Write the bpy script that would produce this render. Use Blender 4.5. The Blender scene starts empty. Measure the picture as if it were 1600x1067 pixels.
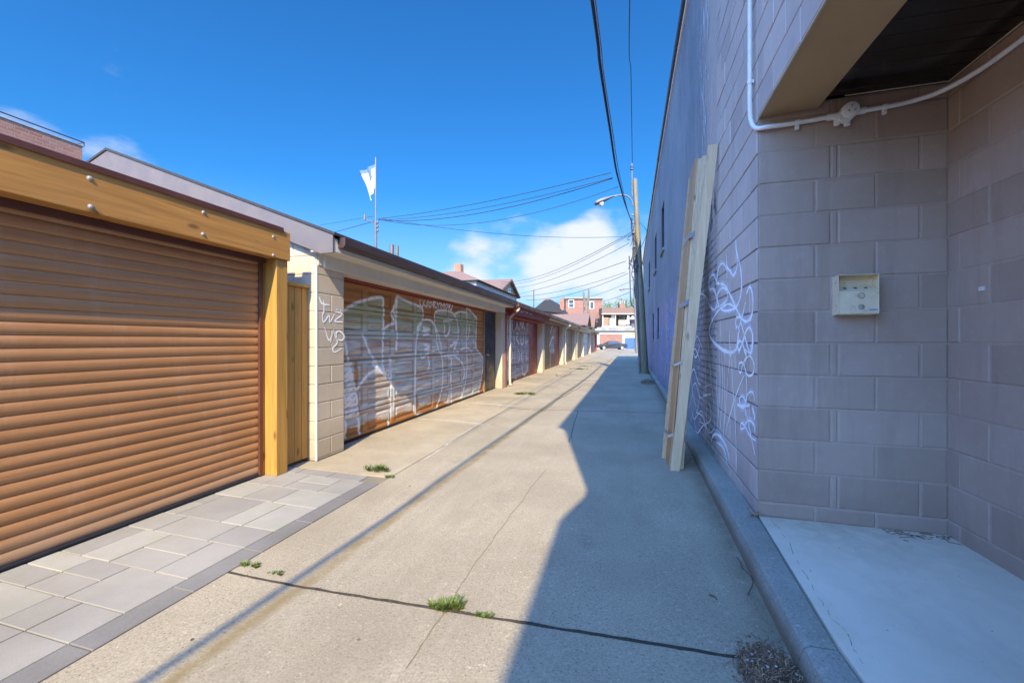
import bpy, math, random
import numpy as np
from mathutils import Vector, Matrix
random.seed(7); RNG = np.random.RandomState(5)
R = math.radians
sc = bpy.context.scene
COL = sc.collection
# ------------------------------------------------------------------ camera
H = 1.29; FPX = 650.0; CA, SA = math.cos(R(14.9)), math.sin(R(14.9))
cd = bpy.data.cameras.new('camera'); cam = bpy.data.objects.new('camera', cd); COL.objects.link(cam)
cam.location = (0, 0, H); cam.rotation_euler = (R(90), 0, R(14.9))
cd.sensor_width = 36; cd.lens = 36 * FPX / 1600; cd.clip_end = 3000; cd.clip_start = 0.05
sc.camera = cam
# ------------------------------------------------------------------ light
SUN = Vector((0.26, -1.22, 1.0)).normalized()
el = math.asin(SUN.z); az = math.atan2(SUN.x, SUN.y)
sl = bpy.data.lights.new('sun', 'SUN'); so = bpy.data.objects.new('sun', sl); COL.objects.link(so)
sl.energy = 4.7; sl.angle = R(0.5); sl.color = (1.0, 0.83, 0.55)
so.rotation_euler = SUN.to_track_quat('Z', 'Y').to_euler()
w = bpy.data.worlds.new('World'); sc.world = w; w.use_nodes = True
sc.view_settings.view_transform = 'Standard'; sc.view_settings.look = 'None'
sc.view_settings.exposure = 1.1; sc.view_settings.gamma = 1.0; sc.view_settings.use_curve_mapping = False
sc.cycles.max_bounces = 8; sc.cycles.diffuse_bounces = 5; sc.cycles.transparent_max_bounces = 12

def pix(x, y):                       # direction of a photo pixel (world)
    X, Y = (x - 800) / FPX, (533.5 - y) / FPX
    return Vector((X * CA - SA, X * SA + CA, Y))
def build_sky():
    nt = w.node_tree; n = nt.nodes; l = nt.links; n.clear()
    out = n.new('ShaderNodeOutputWorld'); bg = n.new('ShaderNodeBackground'); bg.inputs['Strength'].default_value = 0.15
    sky = n.new('ShaderNodeTexSky'); sky.sky_type = 'NISHITA'; sky.sun_disc = False
    sky.sun_elevation = el; sky.sun_rotation = az; sky.air_density = 1.4; sky.dust_density = 0.35; sky.ozone_density = 3.0
    tc = n.new('ShaderNodeTexCoord')
    hs = n.new('ShaderNodeHueSaturation'); hs.inputs['Saturation'].default_value = 1.0; hs.inputs['Value'].default_value = 1.0
    tint = n.new('ShaderNodeMix'); tint.data_type = 'RGBA'; tint.blend_type = 'MULTIPLY'; tint.inputs[0].default_value = 1; tint.inputs[7].default_value = (.20, .78, 1.40, 1)
    l.new(sky.outputs[0], tint.inputs[6]); l.new(tint.outputs[2], hs.inputs['Color'])
    def math_(op, a, b=None, c=None):
        m = n.new('ShaderNodeMath'); m.operation = op
        for i, v in enumerate((a, b, c)):
            if v is None: continue
            if isinstance(v, (int, float)): m.inputs[i].default_value = v
            else: l.new(v, m.inputs[i])
        return m.outputs[0]
    mp = n.new('ShaderNodeMapping'); mp.inputs['Scale'].default_value = (1, 1, 2.2); l.new(tc.outputs['Generated'], mp.inputs[0])
    nz = n.new('ShaderNodeTexNoise'); nz.inputs['Scale'].default_value = 5.5; nz.inputs['Detail'].default_value = 9; nz.inputs['Roughness'].default_value = 0.52
    l.new(mp.outputs[0], nz.inputs['Vector'])
    acc = None
    # (pixel x, pixel y, radius, weight)
    for x, y, r, wt in [(925, 388, .09, .74), (960, 430, .16, .6), (860, 425, .11, .56), (720, 435, .14, .44), (820, 450, .2, .35), (-30, 100, .05, .36), (40, 215, .08, .36),
                        (165, 232, .08, .30), (600, 455, .25, .2), (668, 272, .03, .10), (-400, 150, .25, .45), (2600, 100, .5, .4)]:
        d = pix(x, y).normalized()
        vm = n.new('ShaderNodeVectorMath'); vm.operation = 'DISTANCE'; vm.inputs[1].default_value = d
        nrm = n.new('ShaderNodeVectorMath'); nrm.operation = 'NORMALIZE'; l.new(tc.outputs['Generated'], nrm.inputs[0])
        l.new(nrm.outputs[0], vm.inputs[0])
        g = math_('MULTIPLY', vm.outputs['Value'], 1.0 / r); g = math_('POWER', g, 2.0); g = math_('MULTIPLY', g, -1.0)
        g = math_('EXPONENT', g); g = math_('MULTIPLY', g, wt)
        acc = g if acc is None else math_('MAXIMUM', acc, g)
    f = math_('ADD', nz.outputs['Fac'], acc)
    mr = n.new('ShaderNodeMapRange'); mr.interpolation_type = 'SMOOTHSTEP'
    mr.inputs['From Min'].default_value = 0.74; mr.inputs['From Max'].default_value = 1.06; mr.inputs['To Max'].default_value = 0.95
    l.new(f, mr.inputs['Value'])
    sx = n.new('ShaderNodeSeparateXYZ'); l.new(tc.outputs['Generated'], sx.inputs[0])
    hz = n.new('ShaderNodeMapRange'); hz.interpolation_type = 'SMOOTHSTEP'
    hz.inputs['From Min'].default_value = 0.0; hz.inputs['From Max'].default_value = 0.34; hz.inputs['To Min'].default_value = 0.72; hz.inputs['To Max'].default_value = 0.0
    l.new(sx.outputs[2], hz.inputs['Value'])
    # sky brightness boosted on the unseen sun side to fill shade, dimmed opposite
    nn = n.new('ShaderNodeVectorMath'); nn.operation = 'NORMALIZE'; l.new(tc.outputs['Generated'], nn.inputs[0])
    dt = n.new('ShaderNodeVectorMath'); dt.operation = 'DOT_PRODUCT'; dt.inputs[1].default_value = SUN; l.new(nn.outputs[0], dt.inputs[0])
    gl = n.new('ShaderNodeMapRange'); gl.interpolation_type = 'SMOOTHSTEP'; gl.inputs['From Min'].default_value = -0.15; gl.inputs['From Max'].default_value = 0.65
    gl.inputs['To Min'].default_value = 0.44; gl.inputs['To Max'].default_value = 3.4; l.new(dt.outputs['Value'], gl.inputs['Value'])
    gl.inputs['To Min'].default_value = 0.0; gl.inputs['To Max'].default_value = 1.0
    gc = n.new('ShaderNodeMix'); gc.data_type = 'RGBA'; l.new(gl.outputs[0], gc.inputs[0]); gc.inputs[6].default_value = (.44, .44, .44, 1); gc.inputs[7].default_value = (6.6, 2.65, 2.35, 1)
    sv = n.new('ShaderNodeVectorMath'); sv.operation = 'MULTIPLY'; l.new(hs.outputs[0], sv.inputs[0]); l.new(gc.outputs[2], sv.inputs[1])
    m1 = n.new('ShaderNodeMix'); m1.data_type = 'RGBA'; l.new(hz.outputs[0], m1.inputs[0]); l.new(sv.outputs[0], m1.inputs[6])
    m1.inputs[7].default_value = (1.9, 2.5, 3.1, 1)
    m2 = n.new('ShaderNodeMix'); m2.data_type = 'RGBA'; l.new(mr.outputs[0], m2.inputs[0]); l.new(m1.outputs[2], m2.inputs[6])
    m2.inputs[7].default_value = (2.9, 3.05, 3.3, 1)
    l.new(m2.outputs[2], bg.inputs['Color']); l.new(bg.outputs[0], out.inputs[0])
build_sky()

# ------------------------------------------------------------------ helpers
def at(x, y, Z):                     # point seen at a photo pixel, Z metres in front of the camera
    d = pix(x, y); return Vector((d.x * Z, d.y * Z, H + d.z * Z))
def on_wall(x, y, u):                # point of the plane u = const seen at a photo pixel
    d = pix(x, y); t = u / d.x; return Vector((u, d.y * t, H + d.z * t))
def on_ground(x, y, z=0.0):
    d = pix(x, y); t = (z - H) / d.z; return Vector((d.x * t, d.y * t, z))
def uw(v): return 0.881 + 0.018 * (v - 3.14)      # face of the long right-hand wall

class MB:
    def __init__(s): s.v = []; s.f = []; s.m = []; s.uv = {}
    def add(s, vs, fs, mi=0):
        b = len(s.v); s.v += [tuple(p) for p in vs]
        for f in fs: s.f.append(tuple(i + b for i in f)); s.m.append(mi)
    def box(s, x0, x1, y0, y1, z0, z1, mi=0, ch=0.0, rot=None):
        if x0 > x1: x0, x1 = x1, x0
        if y0 > y1: y0, y1 = y1, y0
        if z0 > z1: z0, z1 = z1, z0
        if ch <= 0:
            vs = [(x, y, z) for x in (x0, x1) for y in (y0, y1) for z in (z0, z1)]
            fs = [(0, 1, 3, 2), (4, 6, 7, 5), (0, 4, 5, 1), (2, 3, 7, 6), (0, 2, 6, 4), (1, 5, 7, 3)]
        else:
            c = min(ch, (x1 - x0) / 2.1, (y1 - y0) / 2.1, (z1 - z0) / 2.1)
            vs = []; fs = []
            def V(ix, iy, iz, ax):
                p = [(x0, x1)[ix], (y0, y1)[iy], (z0, z1)[iz]]
                for k, i in enumerate((ix, iy, iz)):
                    if k != ax: p[k] += c if i == 0 else -c
                vs.append(tuple(p)); return len(vs) - 1
            I = {}
            for ix in (0, 1):
                for iy in (0, 1):
                    for iz in (0, 1):
                        for ax in range(3): I[ix, iy, iz, ax] = V(ix, iy, iz, ax)
            for ax in range(3):
                o = [k for k in range(3) if k != ax]
                for sd in (0, 1):
                    q = []
                    for a, b in ((0, 0), (1, 0), (1, 1), (0, 1)):
                        k = [0, 0, 0]; k[ax] = sd; k[o[0]] = a; k[o[1]] = b; q.append(I[k[0], k[1], k[2], ax])
                    fs.append(tuple(q))
            for ax in range(3):
                o = [k for k in range(3) if k != ax]
                for a in (0, 1):
                    for b in (0, 1):
                        k0 = [0, 0, 0]; k0[o[0]] = a; k0[o[1]] = b; k1 = list(k0); k1[ax] = 1
                        fs.append((I[k0[0], k0[1], k0[2], o[0]], I[k1[0], k1[1], k1[2], o[0]], I[k1[0], k1[1], k1[2], o[1]], I[k0[0], k0[1], k0[2], o[1]]))
            for ix in (0, 1):
                for iy in (0, 1):
                    for iz in (0, 1): fs.append((I[ix, iy, iz, 0], I[ix, iy, iz, 1], I[ix, iy, iz, 2]))
        if rot is not None: vs = [tuple(rot @ Vector(p)) for p in vs]
        s.add(vs, fs, mi); return s
    def prism(s, pts, a, b, axis='y', mi=0):   # polygon in the two other axes, extruded a..b along axis
        n = len(pts)
        def P(p, t):
            if axis == 'y': return (p[0], t, p[1])
            if axis == 'x': return (t, p[0], p[1])
            return (p[0], p[1], t)
        vs = [P(p, a) for p in pts] + [P(p, b) for p in pts]
        fs = [tuple(range(n)), tuple(range(2 * n - 1, n - 1, -1))] + [(i, i + n, (i + 1) % n + n, (i + 1) % n) for i in range(n)]
        s.add(vs, fs, mi); return s
    def tube(s, pts, r, n=8, mi=0, r1=None, cap=True):
        pts = [Vector(p) for p in pts]; N = len(pts); vs = []; up = None
        for i, p in enumerate(pts):
            t = (pts[min(i + 1, N - 1)] - pts[max(i - 1, 0)]).normalized()
            if up is None: up = t.orthogonal().normalized()
            up = (up - t * up.dot(t)).normalized(); sd = t.cross(up)
            rr = r if r1 is None else r + (r1 - r) * i / (N - 1)
            if callable(r): rr = r(i / (N - 1))
            for k in range(n):
                a = 2 * math.pi * k / n; vs.append(p + (up * math.cos(a) + sd * math.sin(a)) * rr)
        fs = [(i * n + k, i * n + (k + 1) % n, (i + 1) * n + (k + 1) % n, (i + 1) * n + k) for i in range(N - 1) for k in range(n)]
        if cap: fs += [tuple(range(n - 1, -1, -1)), tuple((N - 1) * n + k for k in range(n))]
        s.add(vs, fs, mi); return s
    def lathe(s, c, prof, axis=(0, 0, 1), n=20, mi=0):    # prof: (radius, height along axis)
        ax = Vector(axis).normalized(); up = ax.orthogonal().normalized(); sd = ax.cross(up); c = Vector(c); vs = []
        for r, h in prof:
            for k in range(n):
                a = 2 * math.pi * k / n; vs.append(c + ax * h + (up * math.cos(a) + sd * math.sin(a)) * r)
        N = len(prof)
        fs = [(i * n + k, i * n + (k + 1) % n, (i + 1) * n + (k + 1) % n, (i + 1) * n + k) for i in range(N - 1) for k in range(n)]
        fs += [tuple(range(n - 1, -1, -1)), tuple((N - 1) * n + k for k in range(n))]
        s.add(vs, fs, mi); return s
    def build(s, name, mats, parent=None, smooth=False):
        me = bpy.data.meshes.new(name); me.from_pydata(s.v, [], s.f)
        if not isinstance(mats, (list, tuple)): mats = [mats]
        for m in mats: me.materials.append(m)
        if len(mats) > 1: me.polygons.foreach_set('material_index', s.m)
        if s.uv:
            ul = me.uv_layers.new(name='UVMap')
            for lp in me.loops:
                ul.data[lp.index].uv = s.uv.get(lp.vertex_index, (0, 0))
        me.update()
        import bmesh
        bm = bmesh.new(); bm.from_mesh(me); bmesh.ops.recalc_face_normals(bm, faces=bm.faces); bm.to_mesh(me); bm.free()
        if smooth:
            me.polygons.foreach_set('use_smooth', [True] * len(me.polygons))
            try: me.set_sharp_from_angle(angle=R(35))
            except Exception: pass
        return link(name, me, parent)
def link(name, data, parent=None):
    o = bpy.data.objects.new(name, data); COL.objects.link(o)
    if parent is not None: child(o, parent)
    return o
def root_loc(p):
    v = Vector((0, 0, 0))
    while p is not None:
        v += p.location if p.parent is None else Vector((0, 0, 0)); p = p.parent
    return v
def child(o, parent):
    o.parent = parent
    if parent.parent is None and parent.type == 'EMPTY': o.matrix_parent_inverse = Matrix.Translation(-parent.location)
def tag(o, label=None, cat=None, group=None, kind=None):
    if label: o['label'] = label
    if cat: o['category'] = cat
    if group: o['group'] = group
    if kind: o['kind'] = kind
    return o
def thing(name, label, cat, loc, group=None):
    o = bpy.data.objects.new(name, None); COL.objects.link(o); o.location = loc; o.empty_display_size = 0.1
    return tag(o, label, cat, group)
def spline(pts, k=6):
    pts = [Vector(p) for p in pts]
    if len(pts) < 3: return [pts[0].lerp(pts[-1], i / k) for i in range(k + 1)]
    P = [pts[0] * 2 - pts[1]] + pts + [pts[-1] * 2 - pts[-2]]; out = []
    for i in range(1, len(P) - 2):
        a, b, c, d = P[i - 1:i + 3]
        for j in range(k):
            t = j / k
            out.append(0.5 * ((2 * b) + (c - a) * t + (2 * a - 5 * b + 4 * c - d) * t * t + (-a + 3 * b - 3 * c + d) * t ** 3))
    out.append(pts[-1]); return out
def hang(a, b, sag, n=16):
    a, b = Vector(a), Vector(b); return [a.lerp(b, i / n) - Vector((0, 0, 4 * sag * (i / n) * (1 - i / n))) for i in range(n + 1)]
def text_mesh(name, body, size, M, mat, parent, depth=0.002, align='CENTER'):
    cu = bpy.data.curves.new(name, 'FONT'); cu.body = body; cu.size = size; cu.align_x = align; cu.align_y = 'CENTER'; cu.extrude = depth
    t = bpy.data.objects.new(name + '_src', cu); COL.objects.link(t)
    bpy.context.view_layer.update()
    me = bpy.data.meshes.new_from_object(t.evaluated_get(bpy.context.evaluated_depsgraph_get()))
    bpy.data.objects.remove(t); me.transform(M); me.materials.clear(); me.materials.append(mat)
    return link(name, me, parent)

# ------------------------------------------------------------------ materials
class NT:
    def __init__(s, name):
        s.m = bpy.data.materials.new(name); s.m.use_nodes = True; s.t = s.m.node_tree; s.n = s.t.nodes; s.l = s.t.links
        s.b = s.n['Principled BSDF']; s.tc = s.n.new('ShaderNodeTexCoord')
        s.co = s.tc.outputs['Object']
    def put(s, inp, v):
        if v is None: return
        if isinstance(v, (int, float)): inp.default_value = v
        elif isinstance(v, (tuple, list)): inp.default_value = tuple(v) + ((1,) if len(v) == 3 and inp.type == 'RGBA' else ())
        else: s.l.new(v, inp)
    def noise(s, scale, detail=4, rough=.55, vec=None, stretch=None, dist=0):
        x = s.n.new('ShaderNodeTexNoise'); x.inputs['Scale'].default_value = scale; x.inputs['Detail'].default_value = detail
        x.inputs['Roughness'].default_value = rough; x.inputs['Distortion'].default_value = dist
        v = vec or s.co
        if stretch: v = s.map(v, stretch)
        s.l.new(v, x.inputs['Vector']); return x.outputs['Fac']
    def map(s, v, scale=(1, 1, 1), loc=(0, 0, 0), rot=(0, 0, 0)):
        m = s.n.new('ShaderNodeMapping'); m.inputs['Scale'].default_value = scale; m.inputs['Location'].default_value = loc; m.inputs['Rotation'].default_value = rot
        s.l.new(v, m.inputs[0]); return m.outputs[0]
    def voro(s, scale, feature='F1', out='Distance', vec=None, rand=1.0):
        x = s.n.new('ShaderNodeTexVoronoi'); x.feature = feature; x.inputs['Scale'].default_value = scale; x.inputs['Randomness'].default_value = rand
        s.l.new(vec or s.co, x.inputs['Vector']); return x.outputs[out]
    def ramp(s, f, a, b, lo=0.0, hi=1.0, smooth=True):
        x = s.n.new('ShaderNodeMapRange'); x.interpolation_type = 'SMOOTHSTEP' if smooth else 'LINEAR'
        s.put(x.inputs['Value'], f); x.inputs['From Min'].default_value = a; x.inputs['From Max'].default_value = b
        x.inputs['To Min'].default_value = lo; x.inputs['To Max'].default_value = hi; return x.outputs[0]
    def mix(s, f, a, b, mode='MIX'):
        x = s.n.new('ShaderNodeMix'); x.data_type = 'RGBA'; x.blend_type = mode
        s.put(x.inputs[0], f); s.put(x.inputs[6], a); s.put(x.inputs[7], b); return x.outputs[2]
    def math(s, op, a, b=None):
        x = s.n.new('ShaderNodeMath'); x.operation = op; s.put(x.inputs[0], a); s.put(x.inputs[1], b); return x.outputs[0]
    def sep(s, v=None):
        x = s.n.new('ShaderNodeSeparateXYZ'); s.l.new(v or s.co, x.inputs[0]); return x.outputs
    def comb(s, a, b, c=0.0):
        x = s.n.new('ShaderNodeCombineXYZ'); s.put(x.inputs[0], a); s.put(x.inputs[1], b); s.put(x.inputs[2], c); return x.outputs[0]
    def attr(s, name):
        x = s.n.new('ShaderNodeAttribute'); x.attribute_name = name; return x.outputs['Fac']
    def bump(s, h, strength=.3, dist=.01, prev=None):
        x = s.n.new('ShaderNodeBump'); x.inputs['Strength'].default_value = strength; x.inputs['Distance'].default_value = dist
        s.put(x.inputs['Height'], h)
        if prev is not None: s.l.new(prev, x.inputs['Normal'])
        return x.outputs[0]
    def done(s, col, rough=.7, normal=None, metal=0.0, alpha=None, spec=None):
        s.put(s.b.inputs['Base Color'], col); s.put(s.b.inputs['Roughness'], rough); s.put(s.b.inputs['Metallic'], metal)
        if normal is not None: s.l.new(normal, s.b.inputs['Normal'])
        if alpha is not None: s.put(s.b.inputs['Alpha'], alpha)
        if spec is not None: s.put(s.b.inputs['Specular IOR Level'], spec)
        return s.m
def simple(name, col, rough=.65, var=.25, scale=6, bump=.12, fine=90, metal=0.0, stretch=None):
    t = NT(name); c2 = tuple(min(1, c * (1 - var)) for c in col); c3 = tuple(min(1, c * (1 + var * .6)) for c in col)
    n1 = t.noise(scale, 6, .6, stretch=stretch); n2 = t.noise(fine, 3, .6, stretch=stretch)
    f = t.math('ADD', t.math('MULTIPLY', n1, .7), t.math('MULTIPLY', n2, .3))
    c = t.mix(t.ramp(f, .3, .7), c2, c3)
    return t.done(c, t.ramp(n1, .3, .7, max(0, rough - .1), min(1, rough + .1)), t.bump(n2, bump, .004), metal)
def wood(name, col, dark, axis=2, rough=.6, knots=True, sc_=1.0):
    t = NT(name); st = [28, 28, 28]; st[axis] = 1.3
    v = t.map(t.co, tuple(a * sc_ for a in st))
    g = t.noise(1.0, 6, .6, vec=v, dist=1.2)
    big = t.noise(1.6, 3, .5)
    c = t.mix(t.ramp(g, .3, .72), dark, col)
    c = t.mix(t.ramp(big, .35, .7, 0, .35), c, tuple(x * .72 for x in col))
    if knots:
        st2 = [8, 8, 8]; st2[axis] = 3
        k = t.voro(1.0, vec=t.map(t.co, tuple(st2))); c = t.mix(t.ramp(k, .06, .20, .85, 0), c, tuple(x * .35 for x in dark))
    ck = t.noise(1.0, 5, .75, vec=t.map(t.co, tuple((a * 2.2 if i != axis else .7) for i, a in enumerate(st)), (3, 1, 2))); c = t.mix(t.ramp(ck, .66, .70, 0, .55), c, tuple(x * .4 for x in dark))
    c = t.mix(t.ramp(t.noise(3.5, 6, .7), .5, .75, 0, .3), c, tuple(x * .55 + .06 for x in col))
    return t.done(c, rough, t.bump(g, .25, .003))
def concrete(name, col, speck=.25, scale=170, stains=.3, bump=.35, patchy=0.3, tint=(.8, .9, .6), extra=None):
    t = NT(name)
    f = t.noise(scale, 4, .75); ff = t.noise(scale * .45, 5, .75); big = t.noise(.9, 6, .6); mid = t.noise(5, 5, .65)
    vo = t.voro(scale * .4)
    c = t.mix(t.ramp(big, .3, .7), tuple(x * (1 - patchy) for x in col), tuple(x * (1 + patchy * .4) for x in col))
    c = t.mix(t.ramp(mid, .42, .72, 0, stains), c, tuple(x * y for x, y in zip(col, tint)))
    c = t.mix(t.ramp(f, .35, .68, speck, 0), c, tuple(x * .45 for x in col))
    c = t.mix(t.ramp(ff, .58, .72, 0, speck * 1.1), c, tuple(min(1, x * 1.55) for x in col))
    c = t.mix(t.ramp(vo, .10, .22, speck * 1.3, 0), c, tuple(x * .4 for x in col))
    if extra: c = extra(t, c)
    h = t.math('ADD', t.math('MULTIPLY', f, .5), t.math('MULTIPLY', ff, .7))
    return t.done(c, .88, t.bump(h, bump, .006), spec=.25)

M = {}
def lane_wear_shade(t, c):
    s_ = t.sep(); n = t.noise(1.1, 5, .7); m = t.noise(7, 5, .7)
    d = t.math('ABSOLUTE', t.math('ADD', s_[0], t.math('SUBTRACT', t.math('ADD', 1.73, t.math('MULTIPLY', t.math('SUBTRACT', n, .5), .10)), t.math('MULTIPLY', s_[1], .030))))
    c = t.mix(t.math('MULTIPLY', t.ramp(d, .0, .075, 1, 0), t.ramp(m, .3, .6, .3, .75)), c, (.17, .12, .04))  # brown stain, doubling as painted shade along the cable's shadow line
    sp = t.voro(1.1, vec=t.map(t.co, (1, .8, 1), (3, 5, 0))); c = t.mix(t.math('MULTIPLY', t.ramp(sp, .02, .15, 1, 0), t.ramp(m, .35, .6, .0, .35)), c, (.12, .10, .07))
    e = t.noise(.45, 6, .75, stretch=(1.6, .5, 1)); c = t.mix(t.ramp(e, .50, .62, 0, .30), c, (.20, .165, .11))
    c = t.mix(t.ramp(t.noise(.8, 6, .7, stretch=(3, .35, 1)), .55, .7, 0, .3), c, (.42, .37, .27))
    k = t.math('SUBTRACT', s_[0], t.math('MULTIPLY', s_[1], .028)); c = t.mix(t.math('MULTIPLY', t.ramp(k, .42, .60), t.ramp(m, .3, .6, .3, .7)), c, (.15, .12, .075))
    return c
M['lane'] = concrete('lane_concrete', (.385, .330, .230), speck=.62, scale=95, stains=.3, bump=.6, patchy=.22, tint=(.88, .9, .8), extra=lane_wear_shade)
M['apron'] = concrete('apron_concrete', (.40, .34, .235), speck=.45, scale=110, stains=.4, tint=(.92, .80, .66))
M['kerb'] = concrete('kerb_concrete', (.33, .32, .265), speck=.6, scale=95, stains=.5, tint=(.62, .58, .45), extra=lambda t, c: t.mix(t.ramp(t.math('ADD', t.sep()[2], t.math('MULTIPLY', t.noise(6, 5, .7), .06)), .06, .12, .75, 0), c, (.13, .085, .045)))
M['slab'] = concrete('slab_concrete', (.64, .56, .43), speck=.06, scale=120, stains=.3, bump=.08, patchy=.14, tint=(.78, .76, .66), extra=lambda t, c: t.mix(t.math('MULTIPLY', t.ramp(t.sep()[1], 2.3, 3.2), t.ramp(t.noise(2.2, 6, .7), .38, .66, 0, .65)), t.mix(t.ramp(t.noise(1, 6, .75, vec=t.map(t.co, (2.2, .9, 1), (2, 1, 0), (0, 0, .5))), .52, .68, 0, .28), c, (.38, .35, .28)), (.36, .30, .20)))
M['ground'] = concrete('earth', (.17, .15, .12), speck=.5, scale=30)
M['joint_dirt'] = simple('joint_dirt', (.045, .035, .022), .95, .5, 40)
M['paver'] = concrete('paver', (.285, .27, .235), speck=.16, scale=160, stains=.35, bump=.2, patchy=.22, tint=(.9, .85, .74))
M['paver2'] = concrete('paver_b', (.32, .305, .265), speck=.14, scale=160, stains=.35, bump=.2, patchy=.22)
M['paver3'] = concrete('paver_c', (.26, .245, .22), speck=.16, scale=160, stains=.35, bump=.2, patchy=.22)
M['border'] = concrete('border_paver', (.19, .18, .165), speck=.3, scale=160, stains=.2, bump=.2)
M['sand'] = concrete('joint_sand', (.22, .19, .14), speck=.3, scale=200)
M['beam'] = wood('stained_beam', (.55, .26, .055), (.37, .165, .03), axis=1)
M['post'] = wood('stained_post', (.50, .265, .055), (.33, .17, .03), axis=2)
M['cedar'] = wood('cedar_boards', (.52, .28, .06), (.37, .19, .035), axis=2)
M['pine'] = wood('pine', (.56, .36, .18), (.42, .25, .12), axis=2, knots=False)
M['pine_pale'] = wood('pine_pale', (.66, .48, .29), (.52, .35, .19), axis=2)
M['ply'] = wood('tan_board', (.48, .25, .10), (.40, .20, .08), axis=2, knots=False, sc_=.5)
M['pole'] = wood('weathered_pole', (.24, .20, .12), (.10, .085, .05), axis=2)
M['pole_grey'] = wood('grey_pole', (.22, .20, .17), (.1, .09, .08), axis=2)
def roller_mat():
    t = NT('brown_roller'); n = t.noise(2.2, 5, .65); st = t.noise(1, 5, .7, vec=t.map(t.co, (1, 1.1, 30))); d = t.noise(1, 6, .75, vec=t.map(t.co, (1, 7, 1.2))); f = t.noise(120, 3, .6)
    c = t.mix(t.ramp(st, .3, .7), (.33, .155, .06), (.41, .205, .085)); c = t.mix(t.ramp(d, .50, .75, 0, .30), c, (.46, .30, .19))
    c = t.mix(t.ramp(t.math('ADD', t.sep()[2], t.math('MULTIPLY', n, .25)), .12, .36, .45, 0), c, (.36, .28, .20))
    c = t.mix(t.ramp(t.voro(26), .015, .035, .5, 0), c, (.12, .06, .03))
    return t.done(c, t.ramp(n, .3, .7, .30, .5), t.bump(t.math('ADD', n, t.math('MULTIPLY', f, .05)), .25, .02))
M['roller'] = roller_mat()
M['flash'] = simple('brown_flashing', (.10, .035, .022), .45, .15, 4, .04)
M['gutter_brown'] = simple('brown_gutter', (.055, .03, .025), .4, .15, 4, .04)
M['bolt'] = simple('galvanised', (.45, .42, .38), .6, .3, 60, .15, metal=.3)
M['white_paint'] = simple('white_paint', (.64, .59, .50), .6, .10, 3, .12)
M['cream_paint'] = simple('cream_paint', (.52, .45, .33), .65, .12, 3, .12)
M['grey_fascia'] = simple('grey_fascia', (.135, .115, .105), .55, .1, 5, .05)
M['shingle'] = simple('shingles', (.035, .035, .038), .95, .4, 25, .6, 60)
M['shingle_brown'] = simple('brown_shingles', (.20, .12, .085), .9, .3, 12, .5, 30)
M['black'] = simple('black_panel', (.018, .018, .02), .4, .3, 5, .05)
M['blackgloss'] = NT('dark_soffit_panel').done((.006, .006, .006), .22)
M['rubber'] = simple('cable_rubber', (.012, .014, .022), .55, .2, 20, .05)
M['wire'] = simple('wire', (.035, .04, .045), .6, .2, 20, .05)
M['wire_pale'] = simple('pale_wire', (.25, .2, .17), .6, .2, 20, .05)
M['pvc'] = simple('white_pvc', (.74, .71, .69), .4, .07, 8, .03)
M['soffit'] = simple('beige_soffit', (.40, .27, .14), .6, .08, 3, .05)
M['red_wood'] = simple('red_wood', (.30, .055, .035), .65, .35, 5, .2)
M['dark_red'] = simple('dark_red', (.26, .03, .012), .5, .25, 4, .1)
M['beige_door'] = simple('beige_door', (.40, .31, .19), .6, .2, 3, .1)
M['brown_wood'] = simple('brown_wood', (.27, .16, .08), .65, .3, 5, .2)
M['steel'] = simple('beige_enamel', (.74, .61, .41), .35, .08, 20, .02, 200, metal=.15)
M['dark'] = NT('dark_hole').done((.01, .01, .01), .9)
M['tape'] = simple('blue_grey_tape', (.21, .195, .18), .4, .2, 30, .2)
M['tape_clear'] = simple('pale_tape', (.36, .30, .24), .35, .2, 30, .2)
M['blue_label'] = NT('blue_label').done((.10, .22, .42), .4)
M['galv'] = simple('grey_metal', (.15, .15, .155), .5, .2, 10, .05, metal=.3)
M['glass'] = NT('window_glass').done((.04, .06, .08), .08)
M['carpaint'] = NT('dark_car_paint').done((.008, .009, .011), .45)
M['tyre'] = simple('tyre', (.02, .02, .02), .9, .2)
M['alloy'] = NT('alloy').done((.6, .58, .5), .35, metal=.4)
M['lampglass'] = NT('lamp_lens').done((.5, .5, .5), .2)
M['flag_white'] = simple('flag_white', (.50, .51, .56), .8, .1)
M['flag_blue'] = simple('flag_blue', (.10, .16, .5), .8, .1)
M['blue_door'] = simple('blue_door', (.05, .12, .28), .6, .3, 4)
M['stucco'] = simple('pale_stucco', (.40, .36, .30), .8, .15, 4, .2)
M['faded_line'] = None
def faded():
    t = NT('faded_white_line'); n = t.noise(9, 6, .7); n2 = t.noise(70, 3, .7)
    a = t.ramp(t.math('ADD', t.math('MULTIPLY', n, .6), t.math('MULTIPLY', n2, .4)), .42, .66, .05, .6)
    return t.done((.72, .70, .66), .8, alpha=a)
M['faded_line'] = faded()
def spray(name, col, lo=.2, hi=.95):
    t = NT(name); uv = t.tc.outputs['UV']; s = t.sep(uv)
    e = t.math('SUBTRACT', 1.0, t.math('ABSOLUTE', t.math('SUBTRACT', t.math('MULTIPLY', s[1], 2.0), 1.0)))
    n = t.noise(60, 3, .7); n2 = t.noise(7, 4, .6)
    a = t.math('MULTIPLY', t.ramp(t.math('ADD', e, t.math('MULTIPLY', t.math('SUBTRACT', n, .5), .5)), .12, .62), t.ramp(n2, .28, .6, lo, hi))
    return t.done(col, .6, alpha=a)
M['spray_white'] = spray('spray_white', (.95, .93, .90), .7, 1.0)
M['spray_black'] = spray('spray_black', (.05, .05, .06), .4, .9)
M['spray_mist'] = spray('spray_mist', (.8, .84, .95), .1, .55)
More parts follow.
